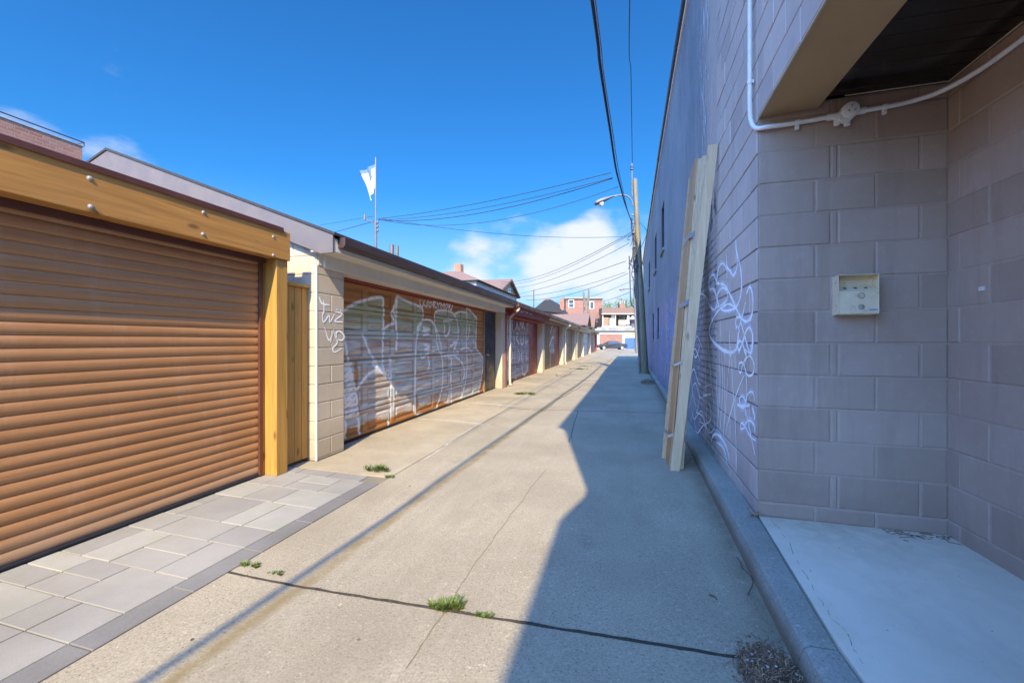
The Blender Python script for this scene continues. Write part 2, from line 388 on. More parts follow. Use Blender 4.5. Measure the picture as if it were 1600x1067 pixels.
M['spray_blue'] = spray('spray_blue', (.20, .38, .75), .3, .9)
def brick_mat(name, c1, c2, mortar, bw=.215, bh=.075, ms=.010, plane='yz', bumpk=.5, paint=None, rough=.8):
    t = NT(name); s = t.sep()
    v = t.comb(s[1] if plane[0] == 'y' else s[0], s[2])
    b = t.n.new('ShaderNodeTexBrick'); t.l.new(v, b.inputs['Vector'])
    b.inputs['Scale'].default_value = 1; b.inputs['Brick Width'].default_value = bw; b.inputs['Row Height'].default_value = bh
    b.inputs['Mortar Size'].default_value = ms; b.inputs['Mortar Smooth'].default_value = .3; b.inputs['Bias'].default_value = 0
    t.put(b.inputs['Color1'], c1); t.put(b.inputs['Color2'], c2); t.put(b.inputs['Mortar'], mortar)
    n = t.noise(14, 5, .6); n2 = t.noise(1.2, 4, .6); c = t.mix(t.ramp(n, .3, .7, 0, .3), b.outputs['Color'], tuple(x * .6 for x in c1))
    c = t.mix(t.ramp(n2, .4, .7, 0, .25), c, tuple(min(1, x * 1.4) for x in c2))
    h = t.math('ADD', t.math('MULTIPLY', t.math('SUBTRACT', 1.0, b.outputs['Fac']), 1.0), t.math('MULTIPLY', n, .25))
    if paint: c = paint(t, c, b)
    return t.done(c, rough, t.bump(h, bumpk, .012))
M['brick_red'] = brick_mat('red_brick', (.36, .12, .06), (.42, .18, .10), (.30, .22, .16))
M['brick_redx'] = brick_mat('red_brick_x', (.26, .095, .06), (.31, .14, .09), (.22, .17, .13), plane='xz')
def wall_paint(t, c, b):
    s = t.sep()
    n = t.noise(.55, 5, .6); base = t.mix(t.ramp(n, .3, .7), (.165, .175, .20), (.25, .255, .275))
    base = t.mix(t.ramp(t.noise(9, 5, .6, stretch=(1, 1, .25)), .45, .75, 0, .35), base, (.40, .40, .42))
    nb_ = t.math('ADD', s[1], t.math('MULTIPLY', t.math('SUBTRACT', t.noise(2.2, 6, .7), .5), 1.6)); base = t.mix(t.ramp(nb_, 4.7, 5.7, .9, 0), base, (.47, .385, .335))
    # mural low on the far half: violet, blue and pale patches
    m1 = t.noise(.8, 4, .6); m2 = t.noise(2.2, 5, .6, dist=1.5)
    mur = t.mix(t.ramp(m1, .42, .56), (.22, .21, .34), (.36, .25, .34)); mur = t.mix(t.ramp(m2, .55, .62), mur, (.50, .48, .50))
    mur = t.mix(t.ramp(t.noise(3.1, 4, .6), .58, .63), mur, (.12, .22, .38))
    mask = t.math('MULTIPLY', t.ramp(s[1], 6.5, 8.5), t.ramp(t.math('ADD', s[2], t.math('MULTIPLY', t.noise(1.5, 4), .8)), 2.5, 2.9, .62, 0))
    base = t.mix(mask, base, mur)
    # bare bricks with dark joints near the planks
    patch = t.math('MULTIPLY', t.ramp(s[1], 5.2, 6.2, 1, 0), t.ramp(t.math('ADD', s[2], t.math('MULTIPLY', t.noise(2.5, 4), .9)), 2.5, 3.1, 1, 0))
    jt = t.math('MULTIPLY', t.ramp(b.outputs['Fac'], .2, .7), patch)
    vary = t.mix(t.math('MULTIPLY', t.ramp(b.outputs['Color'], .15, .33), patch), base, (.40, .39, .42))
    base = t.mix(t.math('MULTIPLY', patch, .0), vary, base)
    return t.mix(t.math('MULTIPLY', jt, t.ramp(t.noise(4, 5, .7), .35, .62, .1, .75)), base, (.035, .035, .05))
M['brick_painted'] = brick_mat('painted_brick', (.12, .12, .12), (.36, .36, .36), (.1, .1, .1), bw=.215, bh=.0709, ms=.012, paint=wall_paint, bumpk=.75, rough=.7)
def block_paint(name, a, b_, light, worn=.35, dirt=True):
    t = NT(name); s = t.sep()
    n = t.noise(.9, 5, .6); f = t.noise(130, 3, .65); m = t.noise(18, 5, .65)
    c = t.mix(t.ramp(n, .3, .7), a, b_)
    c = t.mix(t.ramp(m, .5, .78, 0, worn), c, light)
    sp = t.voro(34); c = t.mix(t.ramp(sp, .02, .05, .5, 0), c, light)
    c = t.mix(t.ramp(t.noise(1, 6, .7, vec=t.map(t.co, (5, 5, .6))), .52, .72, 0, .32), c, tuple(x * .62 for x in a))
    c = t.mix(t.ramp(t.noise(1, 6, .7, vec=t.map(t.co, (9, 9, .9), (4, 2, 0))), .56, .74, 0, .35), c, light)
    c = t.mix(t.ramp(t.noise(2.3, 6, .75), .54, .64, 0, .18), c, b_)
    if dirt: c = t.mix(t.ramp(t.math('ADD', s[2], t.math('MULTIPLY', t.noise(5, 5, .7), .5)), .34, .75, .55, 0), c, tuple(x * .75 for x in a))
    return t.done(c, .62, t.bump(t.math('ADD', f, t.math('MULTIPLY', m, .8)), .35, .004), spec=.35)
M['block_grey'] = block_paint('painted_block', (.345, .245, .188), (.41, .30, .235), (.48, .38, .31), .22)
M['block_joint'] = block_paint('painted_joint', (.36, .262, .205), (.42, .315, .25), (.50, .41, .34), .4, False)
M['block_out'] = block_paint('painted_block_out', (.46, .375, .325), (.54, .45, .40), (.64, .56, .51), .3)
M['joint_dark'] = block_paint('open_joint', (.10, .10, .12), (.18, .18, .2), (.3, .3, .32), .3, False)
M['block_grey_b'] = block_paint('painted_block_b', (0.310, 0.216, 0.164), (0.369, 0.265, 0.205), (0.432, 0.335, 0.271), .3)
M['block_grey_c'] = block_paint('painted_block_c', (0.366, 0.260, 0.205), (0.435, 0.318, 0.257), (0.509, 0.403, 0.338), .3)
M['block_out_b'] = block_paint('painted_block_out_b', (0.414, 0.334, 0.293), (0.486, 0.401, 0.360), (0.576, 0.499, 0.459), .3)
M['block_out_c'] = block_paint('painted_block_out_c', (0.488, 0.398, 0.338), (0.572, 0.477, 0.416), (0.678, 0.594, 0.530), .3)
M['block_cream'] = block_paint('cream_block', (.45, .37, .26), (.53, .44, .32), (.60, .53, .42), .25)
M['joint_cream'] = block_paint('cream_joint', (.30, .25, .19), (.38, .33, .26), (.5, .45, .38), .3, False)

# ------------------------------------------------------------------ block walls with real joints
def blocks(mb, O, D, Nn, rows, proud=.004, gap=.010, bev=.004, mi=0, mj=1, jitter=.0012, depth=.04, mis=None):
    """rows: list of (z0, z1, [s0, s1, ...]); O origin, D unit direction, Nn outward normal."""
    O = Vector(O); D = Vector(D).normalized(); Nn = Vector(Nn).normalized(); up = Vector((0, 0, 1))
    def P(s, z, n): return O + D * s + up * z + Nn * n
    for z0, z1, js in rows:
        for a, b in zip(js[:-1], js[1:]):
            mb.add([P(a, z0, 0), P(b, z0, 0), P(b, z1, 0), P(a, z1, 0)], [(0, 1, 2, 3)], mj)
            pr = proud + random.uniform(-jitter, jitter)
            q = gap / 2; r = q + bev
            if b - a < 3 * r: continue
            lo = [P(a + q, z0 + q, .0004), P(b - q, z0 + q, .0004), P(b - q, z1 - q, .0004), P(a + q, z1 - q, .0004)]
            hi = [P(a + r, z0 + r, pr), P(b - r, z0 + r, pr), P(b - r, z1 - r, pr), P(a + r, z1 - r, pr)]
            mb.add(lo + hi, [(4, 5, 6, 7), (0, 1, 5, 4), (1, 2, 6, 5), (2, 3, 7, 6), (3, 0, 4, 7)], random.choice(mis) if mis else mi)
def running(s0, s1, z0, z1, bl, ch, zref=0.0, off=0.0):
    rows = []; k = math.floor((z0 - zref) / ch)
    while zref + k * ch < z1 - 1e-4:
        a, b = max(z0, zref + k * ch), min(z1, zref + (k + 1) * ch)
        if b - a > .01:
            js = [s0]; s = s0 + off + (bl / 2 if k % 2 else 0)
            s = s - bl * math.floor((s - s0) / bl)
            if s - s0 < .05: s += bl
            while s < s1 - .04: js.append(s); s += bl
            js.append(s1); rows.append((a, b, js))
        k += 1
    return rows

# ------------------------------------------------------------------ ground, lane, pavers, kerb
g = MB(); g.add([(-1500, -1500, -.09), (1500, -1500, -.09), (1500, 1500, -.09), (-1500, 1500, -.09)], [(0, 1, 2, 3)])
tag(g.build('ground', M['ground']), kind='structure')
VAL = -1.70
def lane_z(u): return -0.028 + 0.0165 * abs(u - VAL) if u > VAL else -0.028 + 0.0190 * abs(u - VAL)
def slab(mb, u0, u1, v0, v1, n=6, gap=.006, mi=0):
    """one cast slab whose surface follows the lane's shallow valley, with worn rounded edges"""
    us = sorted([u0 + gap, u0 + gap + .005] + [u0 + (u1 - u0) * i / n for i in range(1, n)] + [u1 - gap - .005, u1 - gap] + ([VAL, VAL - .25, VAL + .25] if u0 < VAL - .3 < VAL + .3 < u1 else []))
    vs_ = [v0 + gap, v0 + gap + .005, v1 - gap - .005, v1 - gap]
    V = []
    for j, v in enumerate(vs_):
        for i, u in enumerate(us):
            z = lane_z(u) - (.0012 if i in (0, len(us) - 1) or j in (0, 3) else 0)
            V.append((u, v, z))
    W = len(us); F = [(j * W + i, j * W + i + 1, (j + 1) * W + i + 1, (j + 1) * W + i) for j in range(3) for i in range(W - 1)]
    nb = len(V); ring = list(range(W)) + [2 * W - 1, 3 * W - 1] + list(range(4 * W - 1, 3 * W - 1, -1)) + [2 * W, W]; L_ = len(ring)
    V += [(V[k][0], V[k][1], -.08) for k in ring]
    F += [(ring[a], ring[(a + 1) % L_], nb + (a + 1) % L_, nb + a) for a in range(L_)]
    mb.add(V, F, mi)
def kf(v): return min(.60 + .028 * v, uw(v) - .12) if v < 9 else uw(v) - .13     # foot of the kerb
lane = MB()
joints = [-10.2, -4.15, 1.87, 7.9, 13.95, 20, 26, 32, 38, 44, 50, 56, 62, 68]
for a, b in zip(joints[:-1], joints[1:]):
    slab(lane, -2.17 if b < 8 else -2.35, 1.6 if a > 28 else 1.0, a, b, 9)
for b in joints[1:-1]:
    us_ = np.linspace(-2.17, .98, 60); V = []
    for u in us_: w_ = .0075 + .004 * random.random(); e = random.uniform(-.003, .003); V += [(u, b - w_ + e, lane_z(u) - .0002), (u, b + w_ + e, lane_z(u) - .0002)]
    lane.add([(x, y, z + .0012) for x, y, z in V], [(2 * i, 2 * i + 2, 2 * i + 3, 2 * i + 1) for i in range(59)], 1)
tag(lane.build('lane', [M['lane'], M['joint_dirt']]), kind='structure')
ap = MB()
def flat(mb, u0, u1, v0, v1, z0, z1, gap=.004):
    mb.add([(u0 + gap, v0 + gap, z0), (u1 - gap, v0 + gap, z1), (u1 - gap, v1 - gap, z1), (u0 + gap, v1 - gap, z0),
            (u0 + gap, v0 + gap, -.08), (u1 - gap, v0 + gap, -.08), (u1 - gap, v1 - gap, -.08), (u0 + gap, v1 - gap, -.08)],
           [(0, 1, 2, 3), (0, 4, 5, 1), (1, 5, 6, 2), (2, 6, 7, 3), (3, 7, 4, 0)])
z2 = lane_z(-2.17) - .001; z3 = lane_z(-2.35) - .001
flat(ap, -3.95, -2.17, 3.585, 7.9, .0, z2); 
for a, b in ((7.9, 11.4), (11.4, 17.3), (17.3, 23.5), (23.5, 32), (32, 44), (44, 56), (56, 68)): flat(ap, -3.95, -2.35, a, b, .004, z3)
tag(ap.build('garage_apron', M['apron']), kind='structure')
far = MB(); far.add([(-60, 68.02, -.03), (60, 68.02, -.03), (60, 76, -.03), (-60, 76, -.03)], [(0, 1, 2, 3)])
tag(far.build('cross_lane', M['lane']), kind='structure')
# pavers
pv = MB()
pv.add([(-3.62, -3, .004 - .02), (-2.175, -3, -.03), (-2.175, 3.58, -.03), (-3.62, 3.58, .004 - .02)], [(0, 1, 2, 3)], 3)
def pz(u): return .006 + (lane_z(-2.17) - .004 - .006) * (u + 3.5) / (3.5 - 2.17)
def stone(u0, u1, v0, v1, mi):
    g_ = .0035; c = .0022; dz = random.uniform(-.0012, .0012)
    a, b, c0, d = u0 + g_, u1 - g_, v0 + g_, v1 - g_
    pv.add([(a, c0, pz(a) - .02), (b, c0, pz(b) - .02), (b, d, pz(b) - .02), (a, d, pz(a) - .02),
            (a, c0, pz(a) - c), (b, c0, pz(b) - c), (b, d, pz(b) - c), (a, d, pz(a) - c),
            (a + c, c0 + c, pz(a) + dz), (b - c, c0 + c, pz(b) + dz), (b - c, d - c, pz(b) + dz), (a + c, d - c, pz(a) + dz)],
           [(8, 9, 10, 11), (4, 5, 9, 8), (5, 6, 10, 9), (6, 7, 11, 10), (7, 4, 8, 11), (0, 1, 5, 4), (1, 2, 6, 5), (2, 3, 7, 6), (3, 0, 4, 7)], mi)
v = -3.0
widths = [.30, .20, .40, .24]; k = 0
while v < 3.28:
    wv = [.42, .30, .36, .24, .40, .30][k % 6]; v1 = min(v + wv, 3.40)
    if 3.40 - v1 < .12: v1 = 3.40
    us = [-3.47]; u = -3.47; off = [(.42, .30, .42), (.24, .42, .20, .28), (.36, .48, .30), (.30, .24, .36, .24)][(k * 3 + 1) % 4]
    for d_ in off: u += d_; us.append(u)
    us = [x for x in us if x < -2.46] + [-2.325]
    for a, b in zip(us[:-1], us[1:]):
        if random.random() < .45 and v1 - v > .29:
            m_ = v + (v1 - v) * .5; stone(a, b, v, m_, random.choice((0, 1, 2))); stone(a, b, m_, v1, random.choice((0, 1, 2)))
        else: stone(a, b, v, v1, random.choice((0, 0, 1, 2)))
    v = v1; k += 1
    if v >= 3.399: break
v = -3.05
while v < 3.38: stone(-2.325, -2.178, v, min(v + .43, 3.56), 4); v += .43
u = -3.47
while u < -2.4: stone(u, min(u + .36, -2.325), 3.40, 3.56, 2); u += .36
tag(pv.build('paved_driveway', [M['paver'], M['paver2'], M['paver3'], M['sand'], M['border']]), kind='structure')
# kerb
kb = MB(); SEG = [-3, -.9, 1.86, 4.6, 8, 12, 16.8, 22, 30]
for a, b in zip(SEG[:-1], SEG[1:]):
    n = 5; V = []
    for i in range(n + 1):
        v = a + .004 + (b - a - .008) * i / n; f = kf(v); e = .012 if i in (0, n) else 0
        o = .80 + (.081 + .018 * (v - 3.14)) * min(1, max(0, (v - 1.9) / 1.24)) if v < 3.14 else uw(v) - .002
        V += [(f, v, -.03), (f + .012, v, .045), (f + .030, v, .108 - e), (f + .050, v, .119 - e), (o - .006, v, .122 - e), (o, v, .112 - e), (o, v, -.03)]
    F = [(i * 7 + k, i * 7 + k + 1, (i + 1) * 7 + k + 1, (i + 1) * 7 + k) for i in range(n) for k in range(6)] + [tuple(range(7)), tuple(n * 7 + k for k in range(7))]
    kb.add(V, F)
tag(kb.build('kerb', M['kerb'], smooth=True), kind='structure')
sb = MB(); sb.prism([(.806, -.6), (1.905, -.6), (1.905, 3.11), (.884, 3.13), (.806, 1.9)], -.02, .119, 'z')
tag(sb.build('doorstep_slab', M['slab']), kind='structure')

ck = MB(); rk = random.Random(4); P_ = [(1205, 812), (1228, 840), (1245, 875), (1262, 905), (1284, 940), (1300, 965), (1322, 985), (1335, 1012), (1352, 1045)]; V = []
for i, (x, y) in enumerate(P_):
    for j in range(4):
        if i == len(P_) - 1: break
        q = Vector((x, y, 0)).lerp(Vector((*P_[i + 1], 0)), j / 4); p = on_ground(q.x + rk.gauss(0, 1.2), q.y + rk.gauss(0, 1), .1198); w_ = rk.uniform(.0004, .0016); V += [(p.x - w_, p.y, p.z), (p.x + w_, p.y, p.z)]
ck.add(V, [(2 * i, 2 * i + 1, 2 * i + 3, 2 * i + 2) for i in range(len(V) // 2 - 1) if (i * 7) % 5 < 3]); tag(ck.build('crack', M['joint_dirt']), 'thin broken crack along the doorstep slab edge', 'crack', kind='structure')
def px_line(pts, wd, z=.004):      # ribbon lying on the lane through photo pixels
    P = [on_ground(x, y, 0) for x, y in pts]; mb = MB(); V = []
    for i, p in enumerate(P):
        t = (P[min(i + 1, len(P) - 1)] - P[max(i - 1, 0)]).normalized(); s = Vector((-t.y, t.x, 0)) * wd / 2
        for q in (p + s, p - s):
            u = q.x; zz = lane_z(u) if u > -2.35 else .004 + (z3 - .004) * (u + 3.95) / 1.6
            V.append((u, q.y, zz + z))
    mb.add(V, [(2 * i, 2 * i + 1, 2 * i + 3, 2 * i + 2) for i in range(len(P) - 1)]); return mb
for nm, pts, wd, lb in (('painted_line', [(655, 655), (700, 657), (758, 662)], .13, 'faded white painted bar across the lane nearer the camera'),
                    ('painted_line', [(732, 630), (770, 631), (806, 634)], .16, 'faded white painted bar before the far end of the long door'),
                    ('painted_line', [(664, 716), (700, 692), (738, 668)], .035, 'thin faded white line running along the lane')):
    tag(px_line(pts, wd, .009).build(nm, M['faded_line']), lb, 'road marking', kind='structure')

def crack(pts, wd, label, mat=None, z=.0025):
    rn_ = random.Random(len(pts) * 7 + int(pts[0][0])); P = [Vector((x, y, 0)) for x, y in pts]; Q = []
    for a, b in zip(P[:-1], P[1:]):
        for i in range(7): Q.append(a.lerp(b, i / 7) + Vector((rn_.gauss(0, .9), rn_.gauss(0, .9), 0)))
    Q.append(P[-1]); tag(px_line([(q.x, q.y) for q in Q], wd, z).build('crack', mat or M['joint_dirt']), label, 'crack', kind='structure')
M['hairline'] = simple('hairline_dirt', (.19, .155, .10), .95, .4, 30)
crack([(853, 730), (800, 800), (745, 875), (690, 955), (634, 1040)], .0045, 'long hairline crack along the sunlit concrete', M['hairline'])
crack([(903, 640), (897, 662), (889, 690)], .009, 'dark crack in the shaded concrete beyond the shadow peak')
crack([(845, 642), (880, 618), (915, 598)], .03, 'dark crack far along the lane', M['hairline'])
crack([(893, 583), (880, 588), (868, 586)], .05, 'dark patch line before the tan garages', M['hairline'])
# ------------------------------------------------------------------ right building
rb = thing('painted_block_building', 'long blue grey painted block and brick building with a doorway recess, right of the lane', 'building', (1.5, 5, 0))
A = Vector((.881, 3.138, 0)); B = Vector((1.899, 3.103, 0)); DAB = (B - A).normalized()
CH = .2126; Z0 = .215
wl = MB()
rowsA = []; k = -1
while True:
    a = max(.118, Z0 + k * CH); b = min(2.85, Z0 + (k + 1) * CH)
    if a >= 2.84: break
    if b - a > .02:
        js = [0, .33, .655, (B - A).length] if k % 2 else [0, .415, .455, .88, (B - A).length]
        rowsA.append((a, b, js))
    k += 1
blocks(wl, A, DAB, (0, -1, 0), rowsA, proud=.004, gap=.009, bev=.006, mi=0, mj=1, mis=(0, 0, 2, 3), jitter=.0022)
# the right-hand cheek of the recess
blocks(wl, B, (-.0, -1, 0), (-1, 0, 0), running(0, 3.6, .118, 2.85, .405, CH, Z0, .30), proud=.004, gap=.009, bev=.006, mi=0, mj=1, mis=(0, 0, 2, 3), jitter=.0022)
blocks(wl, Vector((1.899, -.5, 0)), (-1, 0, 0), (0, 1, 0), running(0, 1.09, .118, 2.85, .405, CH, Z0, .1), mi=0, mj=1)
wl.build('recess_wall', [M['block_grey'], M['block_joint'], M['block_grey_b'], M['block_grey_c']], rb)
ow = MB()
d18 = Vector((.018, 1, 0)).normalized()
VB = 4.52
blocks(ow, Vector((uw(3.135), 3.135, 0)), d18, (-1, .018, 0), running(0, VB - 3.135, .0, 6.35, .41, CH, Z0, .18), mi=0, mj=1, mis=(0, 0, 2, 3), jitter=.002)
# bulkhead face over the recess, and wall beyond it towards the street
blocks(ow, Vector((uw(-.5), -.5, 0)), d18, (-1, .018, 0), running(0, 3.635, 2.79, 6.35, .41, CH, Z0, .02), mi=0, mj=1, mis=(0, 0, 2, 3))
blocks(ow, Vector((uw(-1.5), -1.5, 0)), d18, (-1, .018, 0), running(0, 1.0, .0, 6.35, .41, CH, Z0, .1), mi=0, mj=1)
ow.build('block_wall', [M['block_out'], M['joint_dark'], M['block_out_b'], M['block_out_c']], rb)
bw = MB()
# brick stretch with its window openings cut as a grid
wins = [(11.3, 12.2, 3.7, 4.95), (14.6, 15.6, 3.7, 4.95), (19.5, 20.6, 3.7, 4.95), (13.4, 14.1, 1.35, 2.35), (16.3, 17.0, 1.35, 2.35), (7.2, 8.0, 1.3, 2.45)]
ys = sorted(set([VB, 30.0] + [a for w_ in wins for a in w_[:2]])); zs = sorted(set([0.0, 6.6] + [a for w_ in wins for a in w_[2:]]))
for y0, y1 in zip(ys[:-1], ys[1:]):
    for a, b in zip(zs[:-1], zs[1:]):
        cy, cz = (y0 + y1) / 2, (a + b) / 2
        if any(w_[0] < cy < w_[1] and w_[2] < cz < w_[3] for w_ in wins): continue
        bw.add([(uw(y0), y0, a), (uw(y1), y1, a), (uw(y1), y1, b), (uw(y0), y0, b)], [(0, 1, 2, 3)])
for y0, y1, a, b in wins:
    for p, q in (((y0, a), (y1, a)), ((y1, a), (y1, b)), ((y1, b), (y0, b)), ((y0, b), (y0, a))):
        bw.add([(uw(p[0]), p[0], p[1]), (uw(q[0]), q[0], q[1]), (uw(q[0]) + .14, q[0], q[1]), (uw(p[0]) + .14, p[0], p[1])], [(0, 1, 2, 3)])
bw.add([(uw(30), 30, 0), (8, 30, 0), (8, 30, 6.6), (uw(30), 30, 6.6)], [(0, 1, 2, 3)])
bw.build('brick_wall', M['brick_painted'], rb)
for i, (y0, y1, a, b) in enumerate(wins):
    wf = MB(); u = uw((y0 + y1) / 2) + .12
    wf.box(u, u + .05, y0, y0 + .05, a, b); wf.box(u, u + .05, y1 - .05, y1, a, b); wf.box(u, u + .05, y0 + .05, y1 - .05, a, a + .05); wf.box(u, u + .05, y0 + .05, y1 - .05, b - .05, b)
    wf.box(u, u + .05, y0 + .05, y1 - .05, (a + b) / 2 - .02, (a + b) / 2 + .02)
    wo = wf.build('window', M['dark_red'] if i == 5 else M['galv'], rb)
    li = MB(); li.box(u - .115, u, y1 - .022, y1 - .002, a + .002, b - .002); li.build('reveal', M['black'], wo)
    gl = MB(); gl.box(u + .02, u + .028, y0 + .05, y1 - .05, a + .05, b - .05); gl.build('pane', M['glass'], wo)
    sl_ = MB(); sl_.box(u - .17, u, y0 - .06, y1 + .06, a - .075, a - .002, ch=.006); sl_.build('sill', M['kerb'], wo)
rf = MB()
rf.prism([(uw(-1.5) + .02, -1.5), (8, -1.5), (8, 30), (uw(30) + .02, 30)], 6.20, 6.34, 'z')
rf.build('roof', M['shingle'], rb)
bk = MB(); bk.box(8, 8.1, -1.5, 30, 0, 6.3); bk.add([(uw(-1.5), -1.5, 0), (8, -1.5, 0), (8, -1.5, 6.35), (uw(-1.5), -1.5, 6.35)], [(0, 1, 2, 3)])
bk.build('back_wall', M['block_out'], rb)
gt = MB()
def along(mb, y0, y1, prof, mi=0, n=1):
    V = []; L = len(prof)
    for i in range(n + 1):
        y = y0 + (y1 - y0) * i / n
        zt = 6.35 + .25 * min(1, max(0, (y - VB + .02) / 6))
        for du, dz in prof: V.append((uw(y) + du, y, zt + dz))
    F = [(i * L + k, i * L + (k + 1) % L, (i + 1) * L + (k + 1) % L, (i + 1) * L + k) for i in range(n) for k in range(L)] + [tuple(range(L)), tuple(n * L + k for k in range(L))]
    mb.add(V, F, mi)
along(gt, -1.5, 30, [(-.075, .075), (-.085, .0), (-.07, -.03), (.10, -.03), (.10, .075)], 0, 12)
gt.build('roof_edge', M['gutter_brown'], rb)
g2_ = MB(); along(g2_, -1.5, 30, [(-.030, -.034), (-.030, -.12), (.003, -.12), (.003, -.034)], 0, 12)
g2_.build('fascia', M['pvc'], rb)
sf = MB()
sf.prism([(uw(-.5) + .004, -.5), (1.205, -.5), (1.215, 3.10), (uw(3.13) + .004, 3.13)], 2.792, 2.86, 'z')
sf.build('soffit', M['soffit'], rb)
s2 = MB()
s2.prism([(uw(-.5) - .004, -.5), (uw(-.5) + .006, -.5), (uw(3.13) + .006, 3.13), (uw(3.13) - .004, 3.13)], 2.784, 2.7915, 'z')
s2.build('soffit_trim', M['cream_paint'], rb)
pn = MB(); y = -.45
while y < 3.08: pn.box(1.21, 1.895, y, min(y + .118, 3.09), 2.85, 2.87, ch=.004); y += .12
pn.build('dark_panel', M['blackgloss'], rb)
pe = MB(); pe.tube([(1.36, 3.088, 2.845), (1.885, 3.075, 2.845), (1.885, 2.6, 2.846)], .004, 6); pe.build('panel_bead', M['cream_paint'], rb)
dn = MB(); dn.box(1.9, 1.93, 2.4, 2.42, 2.86, 2.88); 

# conduit with its junction box
cn = thing('conduit', 'white plastic conduit pipe bending round the wall corner with round junction box', 'conduit', (.86, 3.15, 2.7))
nrm = Vector((0, -1, 0))
path = spline([(.846, 3.19, 6.3), (.846, 3.19, 4.5), (.846, 3.19, 3.2), (.846, 3.19, 2.92), (.848, 3.17, 2.80), (.868, 3.13, 2.725), (.93, 3.095, 2.708), (1.05, 3.100, 2.712), (1.27, 3.092, 2.722)], 8)
pm = MB(); pm.tube(path, .0145, 12); 
path2 = spline([(1.46, 3.086, 2.735), (1.6, 3.082, 2.742), (1.70, 3.065, 2.748), (1.79, 3.0, 2.75), (1.85, 2.86, 2.752), (1.875, 2.6, 2.755), (1.878, 1.5, 2.757), (1.878, -.3, 2.757)], 8)
pm.tube(path2, .0145, 12); pm.build('pipe', M['pvc'], cn, smooth=True)
jc = Vector((1.375, 3.085, 2.735))
jb = MB(); jb.lathe(jc + Vector((0, .018, 0)), [(.048, -.0), (.048, .045), (.042, .050)], nrm, 28)
jb.lathe(jc + Vector((-.02, .0, -.03)), [(.040, 0), (.038, .025)], nrm, 20)
jb.tube([jc + Vector((-.11, .01, -.014)), jc + Vector((-.03, .01, -.008))], .021, 14); jb.tube([jc + Vector((.03, .008, .0)), jc + Vector((.095, .006, .004))], .021, 14)
jb.box(jc.x - .075, jc.x - .045, jc.y - .012, jc.y + .016, jc.z - .075, jc.z - .02, ch=.006); jb.box(jc.x - .02, jc.x + .012, jc.y - .012, jc.y + .016, jc.z - .085, jc.z - .03, ch=.006)
jbo = jb.build('junction_box', M['pvc'], cn, smooth=True)
cv = MB(); cv.lathe(jc + Vector((.004, -.033, .004)), [(.0435, 0), (.0435, .006), (.039, .0085)], nrm, 32); cvo = cv.build('cover', M['pvc'], jbo, smooth=True)
for ch_, dx, dz, rz in (('7', .001, .017, 0), ('A', -.016, -.012, 0), ('C', .018, -.011, 0)):
    text_mesh('letter', ch_, .021, Matrix.Translation(jc + Vector((.004 + dx, -.0425, .004 + dz))) @ Matrix.Rotation(R(90), 4, 'X'), M['dark'], jbo, .0008)
for p in ((1.10, 3.098, 2.714), (1.57, 3.084, 2.741)):
    c_ = MB(); c_.tube([(p[0] - .012, p[1], p[2]), (p[0] + .012, p[1], p[2] + .001)], .0185, 14); c_.box(p[0] - .011, p[0] + .011, p[1] - .004, p[1] + .02, p[2] - .042, p[2] - .012, ch=.003)
    c_.build('clip', M['pvc'], cn, smooth=True)
c_ = MB(); c_.tube([(.846, 3.19, 3.06), (.846, 3.19, 3.085)], .0185, 14); c_.box(.84, .872, 3.18, 3.225, 3.06, 3.085, ch=.003); c_.build('clip', M['pvc'], cn, smooth=True)

# cigarette bin
def wallA(t, n, z): p = A + DAB * t; return Vector((p.x, p.y, 0)) + Vector((-DAB.y, DAB.x, 0)).normalized() * (-n) + Vector((0, 0, z))
cb = thing('cigarette_bin', 'small beige steel cigarette bin with open front on the block wall', 'ashtray', wallA(.53, .0, 1.45))
def abox(mb, t0, t1, n0, n1, z0_, z1_, ch=.0):
    Mx = Matrix(((DAB.x, DAB.y, 0, A.x), (DAB.y, -DAB.x, 0, A.y), (0, 0, 1, 0), (0, 0, 0, 1)))
    mb.box(t0, t1, n0, n1, z0_, z1_, ch=ch, rot=Mx)
T0, T1, ZA, ZB = .425, .635, 1.455, 1.705
def body_():
    m = MB(); dp = .088
    abox(m, T0, T1, .002, .005, ZA, ZB)
    def side(t):
        prof = [(.005, ZA), (dp, ZA + .008), (dp, ZB - .004), (.005, ZB)]
        V = []
        for tt in (t, t + .0025):
            for n_, z_ in prof: V.append(wallA(tt, n_, z_))
        m.add(V, [(0, 1, 2, 3), (7, 6, 5, 4)] + [(i, i + 4, (i + 1) % 4 + 4, (i + 1) % 4) for i in range(4)])
    side(T0); side(T1 - .0025)
    abox(m, T0 + .0026, T1 - .0026, .005, dp, ZB - .003, ZB)
    abox(m, T0 + .0026, T1 - .0026, .005, dp, ZA + .004, ZA + .007)
    abox(m, T0 + .0026, T1 - .0026, dp - .006, dp - .003, ZA + .008, ZA + .146)
    V = [wallA(T0 + .003, dp - .004, ZA + .146), wallA(T1 - .003, dp - .004, ZA + .146), wallA(T1 - .003, .006, ZA + .192), wallA(T0 + .003, .006, ZA + .192)]
    m.add(V, [(0, 1, 2, 3)])
    return m
cbo = body_().build('bin_body', M['steel'], cb)
for t in (.475, .53, .585):
    hm = MB(); c = wallA(t, .045, ZA + .1695)
    hm.lathe(c, [(.0105, 0), (.0105, .0012)], Vector((0, -.46, 1)), 14); hm.build('stub_hole', M['dark'], cb)
